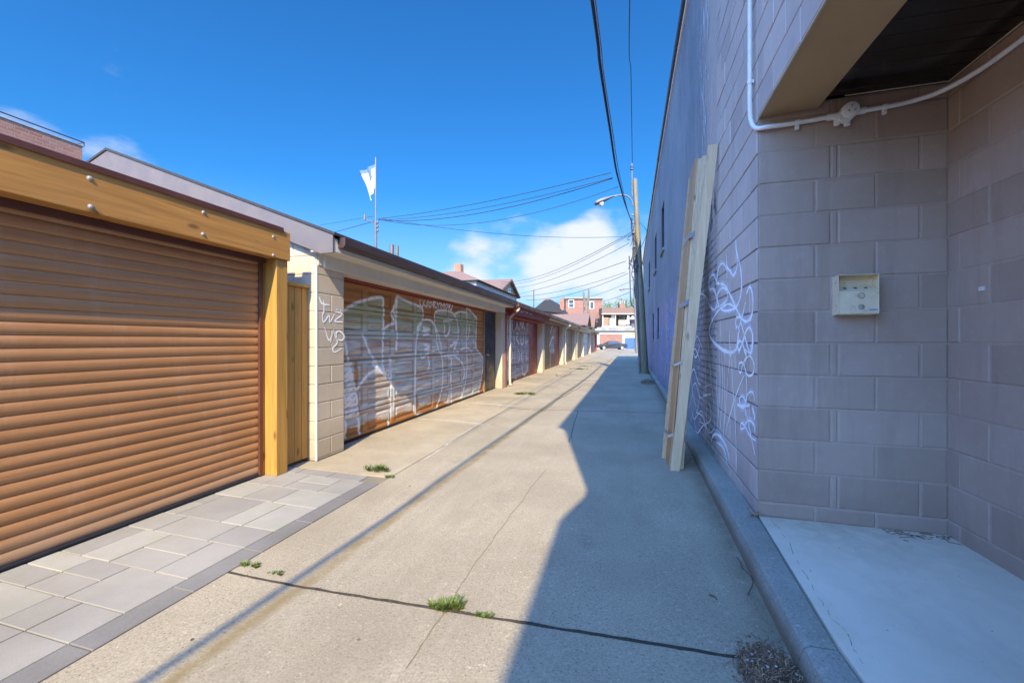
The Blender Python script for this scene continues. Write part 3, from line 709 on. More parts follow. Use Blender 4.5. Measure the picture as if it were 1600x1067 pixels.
for z_, r_ in ((ZA + .117, .0165), (ZA + .048, .0145)):
    lm = MB(); c = wallA(.545, .087, z_)
    N = 28
    nv = (wallA(0, 1, 0) - wallA(0, 0, 0)).normalized()
    ring = [c + DAB * (math.cos(2 * math.pi * i / N) * r_) + Vector((0, 0, math.sin(2 * math.pi * i / N) * r_)) for i in range(N + 1)]
    lm.tube(ring, .0013, 6)
    if z_ > ZA + .1: lm.tube([c + Vector((-.006, 0, .002)), c + Vector((-.004, 0, -.006)), c + Vector((.006, 0, -.006)), c + Vector((.008, 0, .003))], .0012, 5)
    lo_ = lm.build('round_mark' if z_ > ZA + .1 else 'lock', M['galv'], cb)
    if z_ < ZA + .1:
        q = MB(); q.lathe(c, [(.010, 0), (.010, .004), (.008, .005)], nv, 18); q.box(c.x - .0012, c.x + .0012, c.y - .0075, c.y - .005, c.z - .006, c.z + .006); q.build('keyhole', M['bolt'], lo_)
lb_ = MB(); c = wallA(.605, .0855, ZA + .030); lb_.add([c + DAB * (.026 * math.cos(a)) + Vector((0, 0, .0042 * math.sin(a))) for a in np.linspace(0, 2 * math.pi, 24, endpoint=False)], [tuple(range(24))])
lb_.build('oval_label', M['blue_label'], cb)
tg = MB(); tg.box(1.888, 1.8985, 2.835, 2.87, 1.565, 1.59, ch=.002)
tag(tg.build('wall_plate', M['white_paint']), 'tiny white plastic square stuck on the recess side wall', 'wall plate')

# ------------------------------------------------------------------ spray paint on walls
def ribbon(mb, P, N, wd, taper=True, off=.0):
    P = [Vector(p) for p in P]; n = len(P); b = len(mb.v); V = []
    for i, p in enumerate(P):
        t = (P[min(i + 1, n - 1)] - P[max(i - 1, 0)])
        if t.length < 1e-6: t = Vector((0, 0, 1))
        s = t.normalized().cross(N).normalized(); f = i / (n - 1)
        w_ = wd * (.55 + .45 * min(1, 4 * f, 4 * (1 - f))) if taper else wd
        V += [p + s * w_ / 2 + N * off, p - s * w_ / 2 + N * off]
    mb.add(V, [(2 * i, 2 * i + 1, 2 * i + 3, 2 * i + 2) for i in range(n - 1)])
    for i in range(n): mb.uv[b + 2 * i] = (i, 0.0); mb.uv[b + 2 * i + 1] = (i, 1.0)
def wall_graffiti(name, strokes, ox, oy, scale, u_of, N, wd, mat, parent, off=.0065):
    mb = MB()
    for k, st in enumerate(strokes):
        w_ = wd
        if isinstance(st[0], (int, float)): w_ = st[0]; st = st[1:]
        P = []
        for x, y in st:
            px, py = ox + x / scale, oy + y / scale; u = u_of(4)
            for _ in range(4):
                p = on_wall(px, py, u); u = u_of(p.y)
            P.append(Vector((u, p.y, p.z)))
        ribbon(mb, spline(P, 6), N, w_, off=off + k * .00015)
    return mb.build(name, mat, parent)
NW = Vector((-1, .018, 0)).normalized()
S1 = [  # region [1060,360] scale 5.336
    [(485, 75), (495, 180), (520, 290), (533, 400), (530, 520), (495, 630), (430, 668), (370, 660), (335, 600), (335, 530), (370, 480), (410, 500), (412, 570), (370, 620), (320, 640)],
    [(408, 205), (412, 300), (440, 340), (462, 378), (490, 330), (500, 250), (488, 150), (484, 80)],
    [(412, 400), (410, 320), (375, 275), (345, 310), (328, 400), (330, 440), (390, 455), (440, 540), (490, 650), (540, 740), (590, 755), (625, 690), (630, 560), (605, 470), (575, 530)],
    [(330, 440), (305, 375), (280, 380), (262, 420), (265, 490), (300, 490), (325, 560), (325, 630), (300, 662), (262, 620), (245, 560)],
    [(480, 640), (420, 615), (340, 670), (290, 750), (262, 850), (300, 930), (370, 990), (440, 1020), (490, 990), (505, 900), (515, 820), (490, 800), (492, 730), (530, 730), (520, 790), (495, 820)],
    [(570, 600), (545, 700), (530, 760), (560, 870), (590, 980), (612, 1020), (628, 950), (625, 860), (600, 810), (570, 850), (545, 930), (515, 1000), (503, 960), (520, 920), (545, 950), (560, 1000), (580, 1067)],
    [(318, 780), (320, 860), (322, 940)], [(438, 840), (436, 940), (445, 1067)], [(0.05, )[0], (275, 900), (330, 960), (410, 1010), (470, 1010)],
    [(245, 860), (255, 960), (262, 1067)], [(155, 680), (165, 720), (150, 770), (130, 780)], [(120, 980), (150, 1060), (185, 960)], [(170, 540), (200, 530), (240, 560), (245, 640), (250, 660)],
]
S2 = [  # region [1060,540] scale 4.107
    [(430, 20), (470, 50), (480, 10), (470, 0)], [(430, 30), (445, 60), (420, 120), (405, 175), (392, 150), (400, 110), (425, 120), (450, 190), (485, 180), (492, 120), (470, 70), (445, 80), (430, 130)],
    [(340, 0), (335, 90), (325, 190)], [(345, 60), (352, 200), (360, 330), (370, 480), (375, 600), (382, 790)],
    [(428, 190), (390, 280), (350, 400), (325, 490), (308, 565)], [(250, 150), (252, 300), (262, 450)], [(268, 0), (268, 200), (264, 460)], [(280, 30), (290, 200), (285, 400), (275, 530)],
    [(300, 40), (300, 200), (305, 400), (292, 560)], [(322, 200), (312, 380), (295, 580)], [(205, 60), (215, 200), (235, 400)],
    [(500, 360), (485, 300), (455, 310), (435, 370), (430, 400), (410, 390), (400, 345), (415, 325), (435, 350), (445, 430), (470, 560), (500, 700)],
    [.04, (385, 380), (420, 388), (465, 382)], [(480, 390), (495, 440), (498, 480)], [(500, 560), (495, 510), (465, 480), (440, 500), (430, 530), (408, 530), (410, 500), (430, 510), (470, 580), (505, 610)],
    [.045, (215, 620), (230, 575), (265, 575), (300, 620), (325, 680), (335, 740)], [(250, 620), (290, 650), (310, 700), (320, 765)], [.05, (165, 325), (190, 315), (215, 310)],
    [(115, 440), (110, 500), (125, 560), (150, 530), (170, 510), (190, 540), (190, 575)], [(120, 430), (160, 450), (180, 500), (215, 470), (212, 400), (190, 340)],
    [(80, 180), (90, 80), (110, 20), (130, 60), (145, 100)], [(75, 400), (95, 300), (85, 200), (105, 150), (130, 230), (150, 250)], [(95, 290), (115, 380), (125, 430), (140, 330), (130, 260)],
    [(440, 160), (450, 280), (440, 430), (445, 440)],
]
gr1 = wall_graffiti('graffiti_tag', S1, 1060, 360, 5.336, uw, NW, .036, M['spray_white'], rb)
gr2 = wall_graffiti('graffiti_tag', S2, 1060, 540, 4.107, uw, NW, .028, M['spray_white'], rb)
def soft(strokes): return [([.10] + list(st if not isinstance(st[0], (int, float)) else st[1:])) for st in strokes]
wall_graffiti('overspray', soft(S1[:6]), 1060, 360, 5.336, uw, NW, .1, M['spray_mist'], rb, .0058)
wall_graffiti('overspray', soft(S2[11:17]), 1060, 540, 4.107, uw, NW, .1, M['spray_mist'], rb, .0058)
S3 = [[(p[0] + dx, p[1] + dy) for p in st if not isinstance(p, float)] for st, dx, dy in ((S2[17], 6, -60), (S2[18], -20, -90), (S2[19], 20, 60), (S2[20], 14, -80), (S2[21], 8, 90), (S2[6], -60, 30), (S2[7], -75, 80), (S2[8], -120, 60), (S2[9], -40, -60))]
wall_graffiti('graffiti_tag', S3, 1060, 540, 4.107, uw, NW, .02, M['spray_white'], rb, .0075)
# pale drips high on the wall
dr = MB()
for i in range(60):
    v_ = random.gauss(5.15, .24); z_ = random.uniform(3.2, 6.2); L_ = random.uniform(.05, .32)
    P = [Vector((uw(v_), v_, z_)), Vector((uw(v_), v_ + random.uniform(-.01, .01), z_ - L_ / 2)), Vector((uw(v_), v_ + random.uniform(-.04, .04), z_ - L_))]
    ribbon(dr, spline(P, 3), NW, random.uniform(.02, .05), off=.007 + i * .0001)
dr.build('paint_drips', M['spray_mist'], rb)
dk = MB()
for i in range(9):
    a_ = Vector((0, 4.72 + random.uniform(-.1, .16), 2.55 + random.uniform(-.22, .3))); b_ = a_ + Vector((0, random.uniform(-.12, .12), random.uniform(-.22, .05)))
    a_.x = uw(a_.y); b_.x = uw(b_.y); ribbon(dk, spline([a_, b_], 4), NW, random.uniform(.03, .06), off=.007 + i * .0002)
dk.build('dark_spray', M['spray_black'], rb)
mu = MB()
for (x0, yy0, x1, yy1, wd) in ((1047, 484, 1044, 545, .35), (1050, 488, 1053, 540, .3), (1047, 540, 1042, 570, .3), (1034, 500, 1036, 570, .3), (1029, 520, 1031, 575, .25)):
    P = []
    for f in np.linspace(0, 1, 5):
        px_, py_ = x0 + (x1 - x0) * f, yy0 + (yy1 - yy0) * f; u = 1.0
        for _ in range(4): p = on_wall(px_, py_, u); u = uw(p.y)
        P.append(Vector((u, p.y, p.z)))
    ribbon(mu, P, NW, wd, off=.006)
mu.build('mural_paint', M['spray_blue'], rb)

# neighbour building behind the camera (its roofline throws the stepped shadow)
nb = thing('street_block', 'lower painted building next along the lane behind the viewer', 'building', (3, -6, 0))
q = MB(); uu = uw(-1.5)
q.prism([(-1.52, 0), (-1.52, 4.25), (-1.66, 4.25), (-2.83, 4.78), (-14, 4.85), (-14, 0)], uu, 8.0, 'x')
q.build('block_wall', M['block_out'], nb)

# ------------------------------------------------------------------ leaning planks
pk = thing('plank_bundle', 'tall bundle of pale timber boards taped together, leaning on the wall', 'timber', (.52, 4.6, 0))
BRD = [  # bottom (u, v), top (u, v, z), width in u, width in v, material
    ((.50, 4.40), (.848, 4.40, 3.20), .088, .038, 'pine_pale'), ((.562, 4.49), (.862, 5.10, 3.36), .062, .036, 'pine_pale'), ((.575, 4.54), (.868, 5.17, 3.30), .05, .06, 'pine'),
    ((.535, 4.46), (.858, 4.82, 3.27), .07, .036, 'pine_pale'), ((.497, 4.50), (.835, 5.14, 3.38), .030, .045, 'pine_pale'), ((.463, 4.50), (.812, 5.13, 3.38), .018, .34, 'ply'), ((.488, 4.56), (.850, 5.17, 3.34), .020, .30, 'pine'), ((.440, 4.84), (.828, 5.62, 3.34), .05, .035, 'pine')]
fz = lane_z(.5) + .001
for (bu, bv), (tu, tv, tz), wu, wv, mt in BRD:
    m_ = MB(); V = []
    for (cu_, cv_, cz_) in ((bu, bv, fz), (tu, tv, tz)):
        for du, dv in ((-wu / 2, 0), (wu / 2, 0), (wu / 2, wv), (-wu / 2, wv)): V.append((cu_ + du, cv_ + dv, cz_))
    m_.add(V, [(0, 1, 2, 3), (7, 6, 5, 4), (0, 4, 5, 1), (1, 5, 6, 2), (2, 6, 7, 3), (3, 7, 4, 0)]); m_.build('board', M[mt], pk)
def band(z_, ht, which, mt, tilt=0.0):
    m_ = MB(); V = []
    for zz in (z_, z_ + ht):
        q0, q1, r0, r1_ = 9, -9, 9, -9
        for i in which:
            (bu, bv), (tu, tv, tz), wu, wv, _ = BRD[i]; f = (zz - fz) / (tz - fz); u_, v_ = bu + (tu - bu) * f, bv + (tv - bv) * f
            q0 = min(q0, u_ - wu / 2); q1 = max(q1, u_ + wu / 2); r0 = min(r0, v_); r1_ = max(r1_, v_ + wv)
        e = .0035
        for x_, y_ in ((q0 - e, r0 - e), (q1 + e, r0 - e), (q1 + e, r1_ + e), (q0 - e, r1_ + e)): V.append((x_, y_, zz + tilt * (x_ - q0)))
    m_.add(V, [(0, 4, 5, 1), (1, 5, 6, 2), (2, 6, 7, 3), (3, 7, 4, 0)]); m_.build('tape_band', M[mt], pk)
band(2.42, .055, (1, 4, 5, 6), 'tape', .5); band(1.66, .055, (1, 2, 4, 5, 6), 'tape', .5); band(1.0, .06, (1, 2), 'tape'); band(1.03, .03, (4, 5, 6, 7), 'tape_clear', .4); band(.27, .06, (1, 2), 'tape'); band(.30, .03, (4, 5, 6, 7), 'tape_clear', .4)

# ------------------------------------------------------------------ garage with the brown roller door (near left)
UD = -3.36
g1 = thing('roller_garage', 'near garage with timber beam and post framing a brown roller door', 'garage', (-5, 1, 0))
rd = MB(); z = .03; pitch = .0765; YA, YB = -2.2, 3.22
prof = []
while z < 2.09:
    for k in range(7):
        t = k / 6; prof.append((UD + .0085 * math.sin(math.pi * min(1, t * 1.06)) ** .6 if 0 < t < 1 else UD, z + pitch * .93 * t))
    prof.append((UD - .004, z + pitch * .965)); z += pitch
V = [(u, YA, zz) for u, zz in prof] + [(u, YB, zz) for u, zz in prof]; n = len(prof)
rd.add(V, [(i, i + 1, n + i + 1, n + i) for i in range(n - 1)])
rdo = rd.build('roller_door', M['roller'], g1, smooth=True)
gr_ = MB(); gr_.box(UD - .012, UD + .026, 3.205, 3.246, .012, 2.06, ch=.003); gr_.build('side_guide', M['flash'], g1)
bb = MB(); bb.box(UD - .01, UD + .02, YA, YB, .012, .032, ch=.004); bb.build('bottom_seal', M['rubber'], g1)
bm_ = MB(); bm_.box(-3.30, -3.185, -2.4, 3.425, 2.085, 2.364, ch=.006); bmo = bm_.build('beam', M['beam'], g1)
b2 = MB(); b2.box(-3.34, -3.31, -2.4, 3.25, 2.04, 2.12); b2.build('door_head', M['flash'], g1)
ps = MB(); ps.box(-3.345, -3.205, 3.27, 3.41, .0, 2.084, ch=.005); ps.build('post', M['post'], g1)
ps = MB(); ps.box(-3.42, -3.345, 3.247, 3.30, .0, 2.084, ch=.003); ps.build('door_jamb', M['post'], g1)
fl = MB(); fl.box(-3.9, -3.176, -2.42, 3.33, 2.368, 2.392, ch=.004); fl.box(-3.181, -3.174, -2.42, 3.33, 2.350, 2.38); fl.build('drip_flashing', M['flash'], g1)
for x, y in ((140, 279), (141.5, 323), (318, 332), (317, 366), (427, 370), (427, 399)):
    p = on_wall(x, y, -3.185); m_ = MB()
    m_.lathe((-3.185, p.y, p.z), [(.016, 0), (.016, .002), (.012, .003), (.010, .006), (.004, .008)], (1, 0, 0), 14)
    m_.build('bolt', M['bolt'], g1, smooth=True)
wb = MB(); wb.box(-9, -3.40, -2.4, 3.42, .0, 2.362); wb.build('wall', M['brown_wood'], g1)
# cedar fence between the garages
fn = thing('cedar_fence', 'narrow yellow stained cedar fence panel between the two garages', 'fence', (-3.4, 3.6, 0))
for i in range(4):
    a = 3.415 + i * .098; m_ = MB(); m_.box(-3.33, -3.31, a + .002, a + .096, .03, 1.865, ch=.003); m_.build('board', M['cedar'], fn)
m_ = MB(); m_.box(-3.37, -3.285, 3.412, 3.808, 1.867, 1.90, ch=.004); m_.build('cap_rail', M['cedar'], fn)

# ------------------------------------------------------------------ garages of the row
def inside(px_, py_, poly):
    r_ = np.zeros(px_.shape, bool); n = len(poly); j = n - 1
    for i in range(n):
        xi, yi = poly[i]; xj, yj = poly[j]
        c = ((yi > py_) != (yj > py_)) & (px_ < (xj - xi) * (py_ - yi) / (yj - yi + 1e-12) + xi); r_ ^= c; j = i
    return r_
def panel_door(name, u, v0, v1, z0, z1, cols, rows, mat, parent, res=.016, fills=(), lines=(), recess=.016):
    nx = int((v1 - v0) / res) + 1; nz = int((z1 - z0) / res) + 1
    vv, zz = np.meshgrid(np.linspace(v0, v1, nx), np.linspace(z0, z1, nz))
    fx = (vv - v0) / (v1 - v0) * cols; fz = (zz - z0) / (z1 - z0) * rows
    cw = (v1 - v0) / cols; rh = (z1 - z0) / rows
    dx = np.minimum(fx % 1, 1 - fx % 1) * cw; dz = np.minimum(fz % 1, 1 - fz % 1) * rh
    d = np.minimum(dx, dz)
    hgt = -recess * np.clip((d - .05) / .02, 0, 1) + recess * .8 * np.clip((d - .085) / .03, 0, 1)
    hgt = hgt - .012 * (dz < res * .55)
    uu_ = u + hgt
    fill = np.zeros(vv.shape); line = np.zeros(vv.shape); ink = np.zeros(vv.shape)
    wob = .012 * np.sin(vv * 9 + zz * 13) + .008 * np.sin(zz * 31 + vv * 5)
    for poly, val in fills: fill[inside(vv + wob, zz + wob, poly)] = val
    for pts, wd, val in lines:
        P = [(p.y, p.z) for p in spline([Vector((0, a, b)) for a, b in pts], 5)]
        best = np.full(vv.shape, 9.0)
        for (a, b), (c, d_) in zip(P[:-1], P[1:]):
            lx, lz = c - a, d_ - b; L2 = lx * lx + lz * lz + 1e-9
            t = np.clip(((vv - a) * lx + (zz - b) * lz) / L2, 0, 1); best = np.minimum(best, np.hypot(vv - a - t * lx, zz - b - t * lz))
        line = np.maximum(line, val * np.clip(1 - (best - wd * .35) / (wd * .5), 0, 1))
    me = bpy.data.meshes.new(name)
    V = np.stack([uu_, vv, zz], -1).reshape(-1, 3); idx = np.arange(nx * nz).reshape(nz, nx)
    F = np.stack([idx[:-1, :-1], idx[:-1, 1:], idx[1:, 1:], idx[1:, :-1]], -1).reshape(-1, 4)
    me.from_pydata(V.tolist(), [], F.tolist()); me.materials.append(mat)
    groove_shade = np.clip(1 - np.abs(d - .066) / .02, 0, 1) + 1.0 * (dz < res * .55)  # panel recess shading, painted dark into the door colour
    for nm, arr in (('fill', fill), ('line', line), ('groove_shade', groove_shade)):
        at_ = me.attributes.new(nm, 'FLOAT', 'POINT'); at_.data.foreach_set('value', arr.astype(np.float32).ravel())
    me.update(); return link(name, me, parent)
def door_mat(name, base, dark, pal, line_col=(.88, .88, .84), streak=1.0):
    t = NT(name); s = t.sep()
    g = t.noise(1, 5, .6, vec=t.map(t.co, (20, 1.5, 30)), dist=.8)
    c = t.mix(t.ramp(g, .3, .7), dark, base)
    c = t.mix(t.ramp(t.noise(1.5, 4), .35, .7, 0, .4), c, tuple(x * .6 for x in base))
    st = t.noise(1, 6, .62, vec=t.map(t.co, (1, 1.6, 26)), dist=.5); st2 = t.noise(1, 4, .6, vec=t.map(t.co, (1, .9, 7), (3, 1, 4)))
    body = t.mix(t.ramp(st2, .38, .62), pal[0], pal[1]); body = t.mix(t.ramp(st, .5, .72), body, pal[2])
    body = t.mix(t.ramp(s[2], 1.25, 1.7), body, pal[3])
    body = t.mix(t.ramp(t.noise(1, 5, .65, vec=t.map(t.co, (1, 2.2, 34), (7, 2, 1))), .56, .7, 0, .7), body, pal[4])
    cov = t.math('MULTIPLY', t.attr('fill'), t.ramp(t.noise(1, 5, .65, vec=t.map(t.co, (1, 1.2, 16), (1, 5, 3))), .33, .56, .28, .95))
    c = t.mix(cov, c, body); c = t.mix(t.math('MULTIPLY', t.attr('line'), t.ramp(t.noise(12, 4, .6), .25, .5, .45, 1)), c, line_col)
    c = t.mix(t.math('MULTIPLY', t.math('MINIMUM', t.attr('groove_shade'), 1.0), .62), c, tuple(x * .35 for x in dark))
    return t.done(c, .58, t.bump(g, .2, .003))
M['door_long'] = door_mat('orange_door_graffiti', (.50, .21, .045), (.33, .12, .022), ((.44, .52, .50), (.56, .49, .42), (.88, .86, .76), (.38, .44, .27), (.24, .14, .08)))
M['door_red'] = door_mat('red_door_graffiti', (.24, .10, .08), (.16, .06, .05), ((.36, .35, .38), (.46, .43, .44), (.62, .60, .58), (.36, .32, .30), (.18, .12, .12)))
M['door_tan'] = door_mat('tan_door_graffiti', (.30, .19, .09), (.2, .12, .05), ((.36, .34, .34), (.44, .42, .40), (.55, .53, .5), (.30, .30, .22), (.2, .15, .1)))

def roofed(parent, v0, v1, gable_near, wall_mats, zt=2.44, u_e=-2.93, depth=6.6, gut=M['gutter_brown'], fas=M['white_paint']):
    """pitched roof, fascia board and gutter of one garage"""
    sl_ = .384; pk_ = u_e - depth / 2; zp = zt + sl_ * depth / 2; th = .03; ub = u_e - depth
    y0 = v0 - (.10 if gable_near else 0)
    r_ = MB(); r_.prism([(u_e + .03, zt - .01), (pk_, zp), (ub, zt), (ub, zt - th), (pk_, zp - th), (u_e + .03, zt - th - .01)], y0, v1, 'y'); r_.build('roof', M['shingle'], parent)
    f_ = MB(); f_.box(u_e - .03, u_e - .005, y0 + .02, v1, zt - .20, zt - .065); f_.build('fascia', fas, parent)
    s_ = MB(); s_.box(-3.21, u_e - .031, y0 + .02, v1, zt - .195, zt - .18); s_.build('soffit', fas, parent)
    g_ = MB(); g_.prism([(u_e - .004, zt - .155), (u_e + .06, zt - .155), (u_e + .085, zt - .12), (u_e + .085, zt - .05), (u_e + .075, zt - .045), (u_e - .004, zt - .045)], y0 + .10, v1 - .003, 'y'); g_.build('gutter', gut, parent)
    if gable_near:
        k_ = MB(); D_ = .21
        k_.prism([(u_e + .0, zt - .032), (pk_, zp - .032), (ub, zt - .032), (ub, zt - .032 - D_), (pk_, zp - .032 - D_ - .02), (u_e - .15, zt - .032 - D_ + .02), (u_e + .0, zt - .22)], v0 - .088, v0 - .062, 'y')
        k_.build('rake_board', M['grey_fascia'], parent)
# ---- second garage (cream block, long graffiti door)
g2 = thing('block_garage', 'cream block garage with long graffiti covered orange wooden door', 'garage', (-6, 7, 0))
pw = MB()
rows = running(0, .45, 0, 2.12, .40, .2, .02, .22)
blocks(pw, (-3.2, 3.81, 0), (0, 1, 0), (1, 0, 0), rows, mi=0, mj=1)
pw.add([(-3.2, 4.26, 0), (-3.55, 4.26, 0), (-3.55, 4.26, 2.4), (-3.2, 4.26, 2.4)], [(0, 1, 2, 3)], 0)
rows = []
for z0_, z1_, js in running(0, 6.3, 0, 3.75, .41, .2, .02, .1):
    um = 6.3
    top = lambda s_: 2.40 - .06 + .384 * (s_ if s_ < 3.03 else 6.06 - s_)
    for a_, b_ in zip(js[:-1], js[1:]):
        if z0_ < min(top(a_), top(b_)) - .02: rows.append((z0_, min(z1_, max(z0_ + .03, min(top(a_), top(b_)) + .05)), [a_, b_]))
blocks(pw, (-3.2, 3.81, 0), (-1, 0, 0), (0, -1, 0), rows, mi=0, mj=1)
pw.prism([(-3.215, .0), (-9.45, .0), (-9.45, 2.35), (-6.26, 3.5), (-3.215, 2.30)], 3.818, 3.85, 'y', 0)
pw.build('block_wall', [M['block_cream'], M['joint_cream']], g2)
cr = MB(); cr.box(-3.212, -3.194, 3.80, 3.816, 0, 2.11); cr.build('white_corner', M['white_paint'], g2)
lt = MB(); lt.box(-3.42, -3.17, 3.90, 11.18, 2.10, 2.262, ch=.003); lt.box(-3.30, -3.19, 3.82, 3.899, 2.12, 2.26); lt.build('lintel_board', M['white_paint'], g2)
dark = MB(); dark.box(-3.55, -3.45, 4.26, 11.0, 0, 2.4); dark.build('inner_frame', M['black'], g2)
mh = MB(); mh.box(-3.42, -3.38, 4.262, 11.0, 2.062, 2.099); mh.build('door_head', M['red_wood'], g2)
def dl(x, y):
    p = on_wall(520 + x / 3.81, 420 + y / 3.81, -3.40); return (p.y, p.z)
poly = [(40, 245), (65, 245), (120, 215), (200, 185), (290, 170), (303, 190), (305, 360), (350, 330), (365, 225), (385, 165), (460, 200), (530, 235), (535, 290), (520, 320), (560, 305), (600, 330), (612, 350), (608, 260), (660, 245), (720, 270), (735, 260), (795, 250), (800, 235), (855, 290), (858, 470), (895, 540), (885, 680), (870, 735), (770, 770), (700, 800), (640, 790), (560, 800), (500, 840), (420, 850), (340, 885), (240, 900), (160, 935), (40, 960)]
fills = [([dl(*p) for p in poly], 1.0)]
for hole in ([(305, 230), (345, 230), (345, 320), (308, 345)], [(125, 560), (148, 560), (160, 900), (150, 900)], [(495, 720), (520, 850), (500, 870), (488, 850)]):
    fills.append(([dl(*p) for p in hole], 0.15))
LN_ = [
    [(65, 250), (120, 215), (200, 185), (285, 170), (302, 195), (303, 300), (300, 420), (298, 560), (305, 600)],
    [(305, 385), (315, 350), (350, 330), (372, 320), (355, 290), (350, 260), (370, 225), (385, 165)],
    [(385, 165), (460, 200), (530, 235), (537, 290), (500, 420), (492, 560), (490, 700), (490, 860)],
    [(385, 165), (378, 300), (385, 400), (380, 480)], [(500, 420), (512, 340), (555, 302), (600, 325), (640, 430), (655, 560), (655, 680), (640, 760), (615, 835)],
    [(612, 350), (608, 265), (660, 247), (720, 268), (745, 330), (745, 420), (720, 440)], [(730, 268), (760, 255), (798, 260), (800, 232), (850, 285), (858, 300), (855, 380), (855, 470), (893, 530), (890, 620), (870, 735)],
    [(798, 235), (800, 330), (795, 420), (810, 400), (815, 330)], [(795, 400), (800, 560), (790, 680), (765, 770)], [(708, 520), (705, 650), (708, 805)],
    [(340, 535), (345, 620), (345, 700), (330, 740), (345, 800), (330, 930)], [(180, 395), (210, 470), (260, 560), (330, 640), (345, 670)], [(240, 560), (265, 590), (330, 640), (340, 600), (345, 540)],
    [(70, 400), (90, 520), (110, 620), (140, 740), (150, 850), (160, 975)], [(70, 720), (80, 850), (75, 1000)],
    [(75, 570), (110, 565), (75, 600), (112, 600), (75, 640), (118, 630), (80, 675), (122, 665), (82, 710), (128, 700), (84, 745), (130, 735), (84, 780), (135, 770), (85, 815), (140, 805), (88, 850), (142, 840), (90, 885), (148, 875)],
    [(345, 700), (365, 720), (360, 840)], [(540, 350), (575, 360), (540, 370), (575, 385), (540, 395)], [(545, 450), (575, 465), (550, 480), (575, 490), (535, 530), (525, 510)], [(568, 520), (575, 560), (570, 600)],
    [(660, 310), (710, 305)], [(665, 330), (670, 400), (690, 380), (700, 330)], [(700, 460), (740, 440), (725, 470), (750, 500), (720, 500), (745, 420)], [(615, 355), (625, 460), (650, 520)], [(660, 520), (720, 515), (770, 560), (785, 610), (780, 660)],
    [(380, 300), (360, 240), (380, 200)], [(760, 480), (800, 470), (830, 490)], [(130, 740), (200, 640), (260, 600)], [(500, 870), (560, 860), (620, 830)]]
lines = [([dl(*p) for p in L_], .036, .95) for L_ in LN_]
# the word written across the top right of the door
WORD = [[(522, 188), (522, 215), (535, 225), (545, 190)], [(545, 190), (548, 215), (560, 225), (568, 190)], [(582, 200), (573, 212), (580, 228), (592, 215), (586, 200), (582, 200)], [(600, 230), (598, 198), (612, 200), (602, 215), (618, 232)],
        [(622, 200), (628, 215), (640, 200)], [(636, 205), (626, 238)], [(646, 235), (645, 205), (655, 222), (664, 206), (664, 236)], [(678, 208), (670, 222), (676, 236), (686, 226), (684, 210), (678, 208)], [(692, 238), (692, 206), (702, 212), (692, 222), (704, 240)], [(712, 212), (710, 242), (700, 244)]]
lines += [([dl(*p) for p in L_], .026, 1.0) for L_ in WORD]
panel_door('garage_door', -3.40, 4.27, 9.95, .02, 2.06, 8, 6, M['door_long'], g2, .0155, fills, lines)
bs = MB(); bs.box(-3.41, -3.385, 4.27, 9.95, .005, .022); bs.build('door_seal', M['rubber'], g2)
sd = MB(); sd.box(-3.43, -3.37, 9.96, 10.02, 0, 2.06, ch=.003); sd.build('door_post', M['brown_wood'], g2)
sd = MB(); sd.box(-3.43, -3.39, 10.03, 10.96, .02, 2.07, ch=.004)
for z_ in (.25, .95, 1.5): sd.box(-3.392, -3.38, 10.14, 10.86, z_, z_ + .5, ch=.005)
sdo = sd.build('side_door', M['black'], g2)
kn = MB(); kn.lathe((-3.385, 10.16, .95), [(.012, 0), (.012, .03), (.026, .04), (.024, .065), (.01, .07)], (1, 0, 0), 12); kn.build('handle', M['bolt'], sdo, smooth=True)
pf = MB(); pf.box(-3.5, -3.2, 10.98, 11.28, 0, 2.12, ch=.006); pf.build('end_pier', M['block_cream'], g2)
roofed(g2, 3.81, 11.30, True, None)
TG = [  # tag on the pier; region [380,350] scale 2.808
    [.035, (330, 320), (345, 350), (380, 355)], [.03, (350, 335), (352, 380), (345, 400)], [.028, (345, 385), (350, 430), (375, 400), (378, 430), (398, 395)], [.026, (400, 385), (432, 395), (400, 425), (435, 430)], [.022, (408, 372), (410, 380)], [.022, (425, 376), (427, 384)],
    [.03, (355, 455), (375, 510), (395, 460), (380, 520)], [.03, (395, 470), (405, 500), (430, 510), (440, 490), (420, 470), (405, 480), (410, 520), (390, 545), (400, 562), (430, 545)]]
wall_graffiti('graffiti_tag', TG, 380, 350, 2.808, lambda v_: -3.2, Vector((1, 0, 0)), .03, M['spray_white'], g2)
vp = MB(); p0 = at(612, 388, 6.2); vp.tube([(p0.x, p0.y, p0.z - .3), (p0.x, p0.y, p0.z + .05)], .035, 12); vp.tube([(p0.x + .09, p0.y, p0.z - .3), (p0.x + .09, p0.y, p0.z + .03)], .025, 12)
vp.build('vent_pipe', M['galv'], g2)

